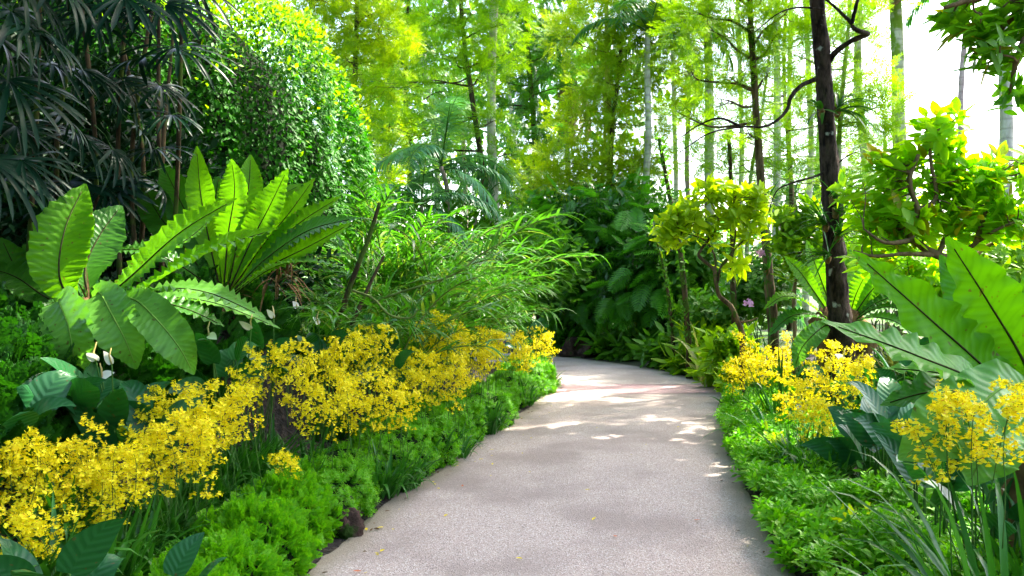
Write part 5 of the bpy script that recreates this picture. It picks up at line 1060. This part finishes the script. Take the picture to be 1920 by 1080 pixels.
for lab, c, r, n, sz, mt in [('yellow green shrub glowing behind the leafy bush', (1650, 470, 12.5), (.8, .6, .6), 160, .2, 'lime'), ('low bright shrub between dark trunk and leafy bush', (1600, 500, 11.5), (.6, .5, .55), 120, .2, 'bush'), ('bright shrub beyond the huge fern', (1850, 500, 11.), (.9, .6, .6), 170, .2, 'lime'), ('bright shrub low beneath the leafy bush', (1745, 520, 10.), (.6, .5, .5), 120, .18, 'bush'), ('lemon shrub behind the crooked little tree', (1300, 500, 15.5), (.7, .6, .9), 150, .22, 'mid'), ('green shrub low between the slim dark trunks', (1340, 590, 14.), (.7, .6, .5), 120, .2, 'mid'), ('green shrub behind the brown trunk', (1430, 540, 13.5), (.6, .6, .7), 120, .2, 'mid')]:
    rosette_shrub('garden_shrub', lab, 'shrub', P(*c), r, n, sz, mt, 'bright shrubs among the trunks')
# overhanging branch of a tree just outside the frame
nt_ = small_tree('overhanging_tree', 'tree beside the frame whose leafy branch hangs in at the top corner', 'tree', [[(2330, 700, 4.2), (2330, 400, 4.2), (2280, 100, 4.2), (2180, -120, 4.2), (2060, -90, 4.2), (1960, -40, 4.2), (1880, 20, 4.2)], [(1960, -40, 4.2), (1900, -20, 4.1), (1820, 0, 4.1), (1770, 15, 4.1)], [(1985, -50, 4.2), (1940, 40, 4.2), (1910, 100, 4.2), (1895, 170, 4.2)], [(1950, -40, 4.3), (1900, 30, 4.3), (1850, 75, 4.3)]],
    [(1790, 18, 40, 14), (1850, 15, 40, 18), (1850, 60, 38, 18), (1890, 50, 40, 26), (1895, 105, 34, 22), (1835, 95, 14, 12), (1905, 10, 40, 22), (1898, 165, 14, 24), (1945, 60, 40, 40), (1960, 0, 60, 30)], 4.2, 4.6, .14, 'near', 'twig', .06)

# ---- strap leaved plants
def strap(label, c, n, L_, W_, mt, spread=.6, droop=1., group=None, cat='strappy plant', lean=(0, 0, 0), name='strap_plant', r=.08):
    p = P(*c); g = on_ground(p[0], p[1]); h = max(p[2] - g[2], .0); t = thing(name, label, cat, g, group); mb = MB(); a = U(0, 6.28, n); o = np.stack([np.cos(a), np.sin(a), np.zeros(n)], 1)
    b = V(g[0], g[1], g[2]) + o * U(.02, r, n)[:, None]
    ribbons(mb, b, o * U(.1, spread, n)[:, None] + UP + V(*lean), L_ * U(.6, 1.2, n), W_ * U(.75, 1.2, n), droop * U(.4, 1.5, n), 9, p_strap, U(-.5, .5, n), .12); build('leaves', mb, M[mt], t); return t
for lab, c, n, L_, mt in [('striped strappy plant left of the crooked little tree', (1325, 600, 12.4), 22, 1.0, 'varieg'), ('striped strappy plant behind the yellow orchids', (1410, 600, 11.6), 20, .8, 'varieg'), ('green strappy plant beside the brown trunk', (1462, 610, 10.4), 22, .8, 'strap_light'), ('striped strappy plant in the light behind the fern', (1680, 610, 10.2), 22, .9, 'varieg'), ('striped strappy plant under the leafy bush', (1740, 610, 9.6), 24, .95, 'varieg'), ('striped strappy plant behind the huge fern', (1830, 600, 8.8), 24, 1.0, 'varieg'), ('green strappy plant low behind the flower tuft', (1640, 660, 8.), 20, .6, 'strap'), ('striped strappy plant between the trunk and the brown tree', (1520, 610, 11.), 20, .8, 'varieg'), ('striped strappy plant by the dark slim trunk', (1300, 600, 14.6), 20, .9, 'strap_light')]:
    strap(lab, c, n, L_, .05, mt, .7, .9, 'strappy plants among the trunks')
strap('lush lily clump of long arching blades in the lower corner', (1890, 1180, 2.75), 38, .95, .034, 'strap', .5, .95, None, 'lily', (-.12, -.05, .2), 'lily_clump', .13)
strap('lily clump whose pale blades arch over the bright carpet', (1800, 1080, 3.1), 16, .62, .026, 'strap_light', .8, 1.6, None, 'lily', (-.35, -.1, 0), 'lily_clump')
strap('lily tuft with blades arching onto the path edge', (1440, 830, 7.2), 18, .62, .03, 'strap_light', .8, 1.5, None, 'lily', (-.3, -.15, 0), 'lily_clump')
strap('lily tuft with dark upright blades before the dense orchids', (1455, 790, 8.2), 14, .75, .034, 'strap', .5, .7, None, 'lily', (-.15, 0, 0), 'lily_clump')
strap('dark grassy tuft at the frame edge beneath the huge fern', (1930, 1000, 3.3), 22, .7, .03, 'strap', .5, .9, None, 'lily', (-.1, 0, 0), 'lily_clump')

for k, (x, y, mt, lab) in enumerate([(2.3, 5.0, 'mid', 'small round leaved sprig poking out of the bright carpet near the lilies'), (1.9, 4.3, 'lemon', 'small yellowish sprig in the bright carpet by the near path edge'), (2.6, 6.0, 'mid', 'small leafy sprig in the bright carpet before the strappy tuft'), (2.15, 6.6, 'lemon', 'yellowish sprig where the bright carpet narrows'), (2.75, 4.2, 'pinna', 'dark leafy sprig among the lily blades'), (2.5, 8.2, 'lime', 'lime sprig at the edge of the path before the dense orchids')]):
    c = on_ground(x, y); c[2] += .2; rosette_shrub('border_plant', lab, 'leafy plant', c, (.14, .12, .09), 12, .09, mt, None, BROAD)
# ---- far wood, a mass beyond the palms
def wood(name, label, spots, n, size, mts):
    mb = MB()
    for (px, py, Y, rx, rz) in spots:
        c = P(px, py, Y); r = V(rx / F * Y, 2.5, rz / F * Y); k = int(n * r[0] * r[2]); p = in_ball(k, c, r); p = p[p[:, 2] > .2]; k = len(p); o = norm(p - c)
        scatter(mb, LEAF1C, p, norm(o + .8 * rng.standard_normal((k, 3)) - V(0, 0, .3)), norm(V(0, -.2, 1) + .6 * rng.standard_normal((k, 3))), U(.6, 1.3, k) * size, rng.integers(len(mts), size=k))
    return tag(build(name, mb, [M[x] for x in mts]), label, 'far wood', kind='stuff')
wood('far_wood', 'far green wood closing the view behind the palms', [(600, 100, 40, 120, 200), (720, 60, 42, 100, 180), (820, 160, 44, 90, 170), (700, 300, 40, 100, 180), (900, 60, 46, 90, 160), (880, 330, 44, 110, 160), (980, 150, 44, 100, 180), (1060, 60, 42, 90, 170), (1120, 200, 44, 90, 180), (1020, 350, 42, 110, 160), (1160, 380, 44, 100, 130), (1200, 120, 42, 70, 160), (780, 480, 40, 120, 80), (980, 500, 40, 140, 70), (1180, 500, 40, 120, 80), (760, -60, 42, 120, 120), (960, -80, 44, 140, 120)], 46, .62, ('mid', 'deep', 'lime', 'palm'))
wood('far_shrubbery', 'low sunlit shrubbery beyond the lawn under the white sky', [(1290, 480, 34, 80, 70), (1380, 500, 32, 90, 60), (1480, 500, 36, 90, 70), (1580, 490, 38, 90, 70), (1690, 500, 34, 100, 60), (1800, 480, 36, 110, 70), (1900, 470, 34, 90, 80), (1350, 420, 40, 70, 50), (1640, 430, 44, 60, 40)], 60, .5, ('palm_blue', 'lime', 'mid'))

palm('slim pale palm trunk between two mossy trunks in the light', [(1392, 540), (1390, 380), (1384, 200), (1380, -190)], 25., 9, 'bark_pale', n=8)
palm('slim greenish palm trunk in the light beside the brown trunk', [(1478, 540), (1474, 380), (1482, 200), (1486, -190)], 28., 9, 'bark_green', n=8)
palm('slim pale palm trunk far behind the golden tree', [(1262, 520), (1264, 380), (1262, 200), (1258, -190)], 27., 9, 'bark_pale', n=8)
palm('slim mossy palm trunk far behind the thin pale one', [(1540, 540), (1542, 380), (1538, 200), (1536, -190)], 28., 9, 'bark_green', n=8)
mb = MB(); n = 16000; q = np.stack([U(-24, 24, n), U(-13, -9, n), U(.1, 1, n) ** .8 * (8.5 + 1.5 * np.sin(np.arange(n) % 17))], 1); scatter(mb, LEAF1C, q, rand_dir(n), norm(V(0, .4, 1) + .6 * rng.standard_normal((n, 3))), U(.5, .9, n)); tag(build('unseen_rear_wood', mb, M['deep']), 'unseen wood added behind the camera to cut the sky light', 'wood', kind='stuff')  # leaf belt behind the camera, added to block low sky light
# ---- fallen leaves and petals on the path
for k, (px, py, red) in enumerate([(1097, 920, 0), (1110, 977, 0), (1152, 1006, 1), (833, 970, 0), (867, 914, 1), (720, 990, 0), (687, 997, 0), (713, 1037, 0), (678, 1073, 1), (923, 873, 0), (918, 844, 0), (1300, 977, 1), (1270, 802, 0), (1012, 760, 0), (980, 1050, 0)]):
    g = G(px, py); mb = MB(); d = rand_dir(1) * V(1, 1, 0); ribbons(mb, [V(0, 0, .008)], d, U(.035, .055), U(.016, .024), -.3, 5, p_leaf, 0, U(.05, .25))
    o = build('fallen_leaf', mb, M['litter_red' if red else 'litter_yellow']); o.location = g
    near = 'red brown' if red else 'yellow'
    tag(o, f'small {near} fallen leaf lying on the grey path', 'fallen leaf', f'{near} fallen leaves on the path')

for k in range(46):
    y = U(3.6, 11.5); x = edgeL(y) + abs(rng.normal(0, .28)) + .05 if k % 3 else U(edgeL(y) + .1, edgeR(y) - .1)
    mb = MB(); scatter(mb, FLOWER, [V(0, 0, .006)], rand_dir(1) * V(1, 1, .1), V(0, 0, 1) + .3 * rand_dir(1), U(.012, .02))
    o = build('fallen_blossom', mb, [M['litter_yellow'], M['flower_eye']]); o.location = (x, y, 0); tag(o, 'tiny yellow orchid blossom fallen on the path', 'fallen blossom', 'fallen orchid blossoms on the path')

for k in range(40):
    y = U(3.4, 13.); lf_ = k % 2; x = (edgeL(y) + abs(rng.normal(0, .10)) + .03) if lf_ else (edgeR(y) - abs(rng.normal(0, .10)) - .03)
    mb = MB(); ribbons(mb, [V(0, 0, .007)], rand_dir(1) * V(1, 1, .05), U(.02, .05), U(.01, .022), U(-.5, .3), 4, p_leaf, 0, U(.05, .4))
    o = build('fallen_leaf', mb, M['dead']); o.location = (x, y, 0); tag(o, 'dry brown leaf fallen along the path edge', 'fallen leaf', 'dry brown leaves along the path edge')
for o in list(holder.children): drop(o)
bpy.data.objects.remove(holder, do_unlink=True)
for o in bpy.data.objects:
    if '_at' in o: del o['_at']
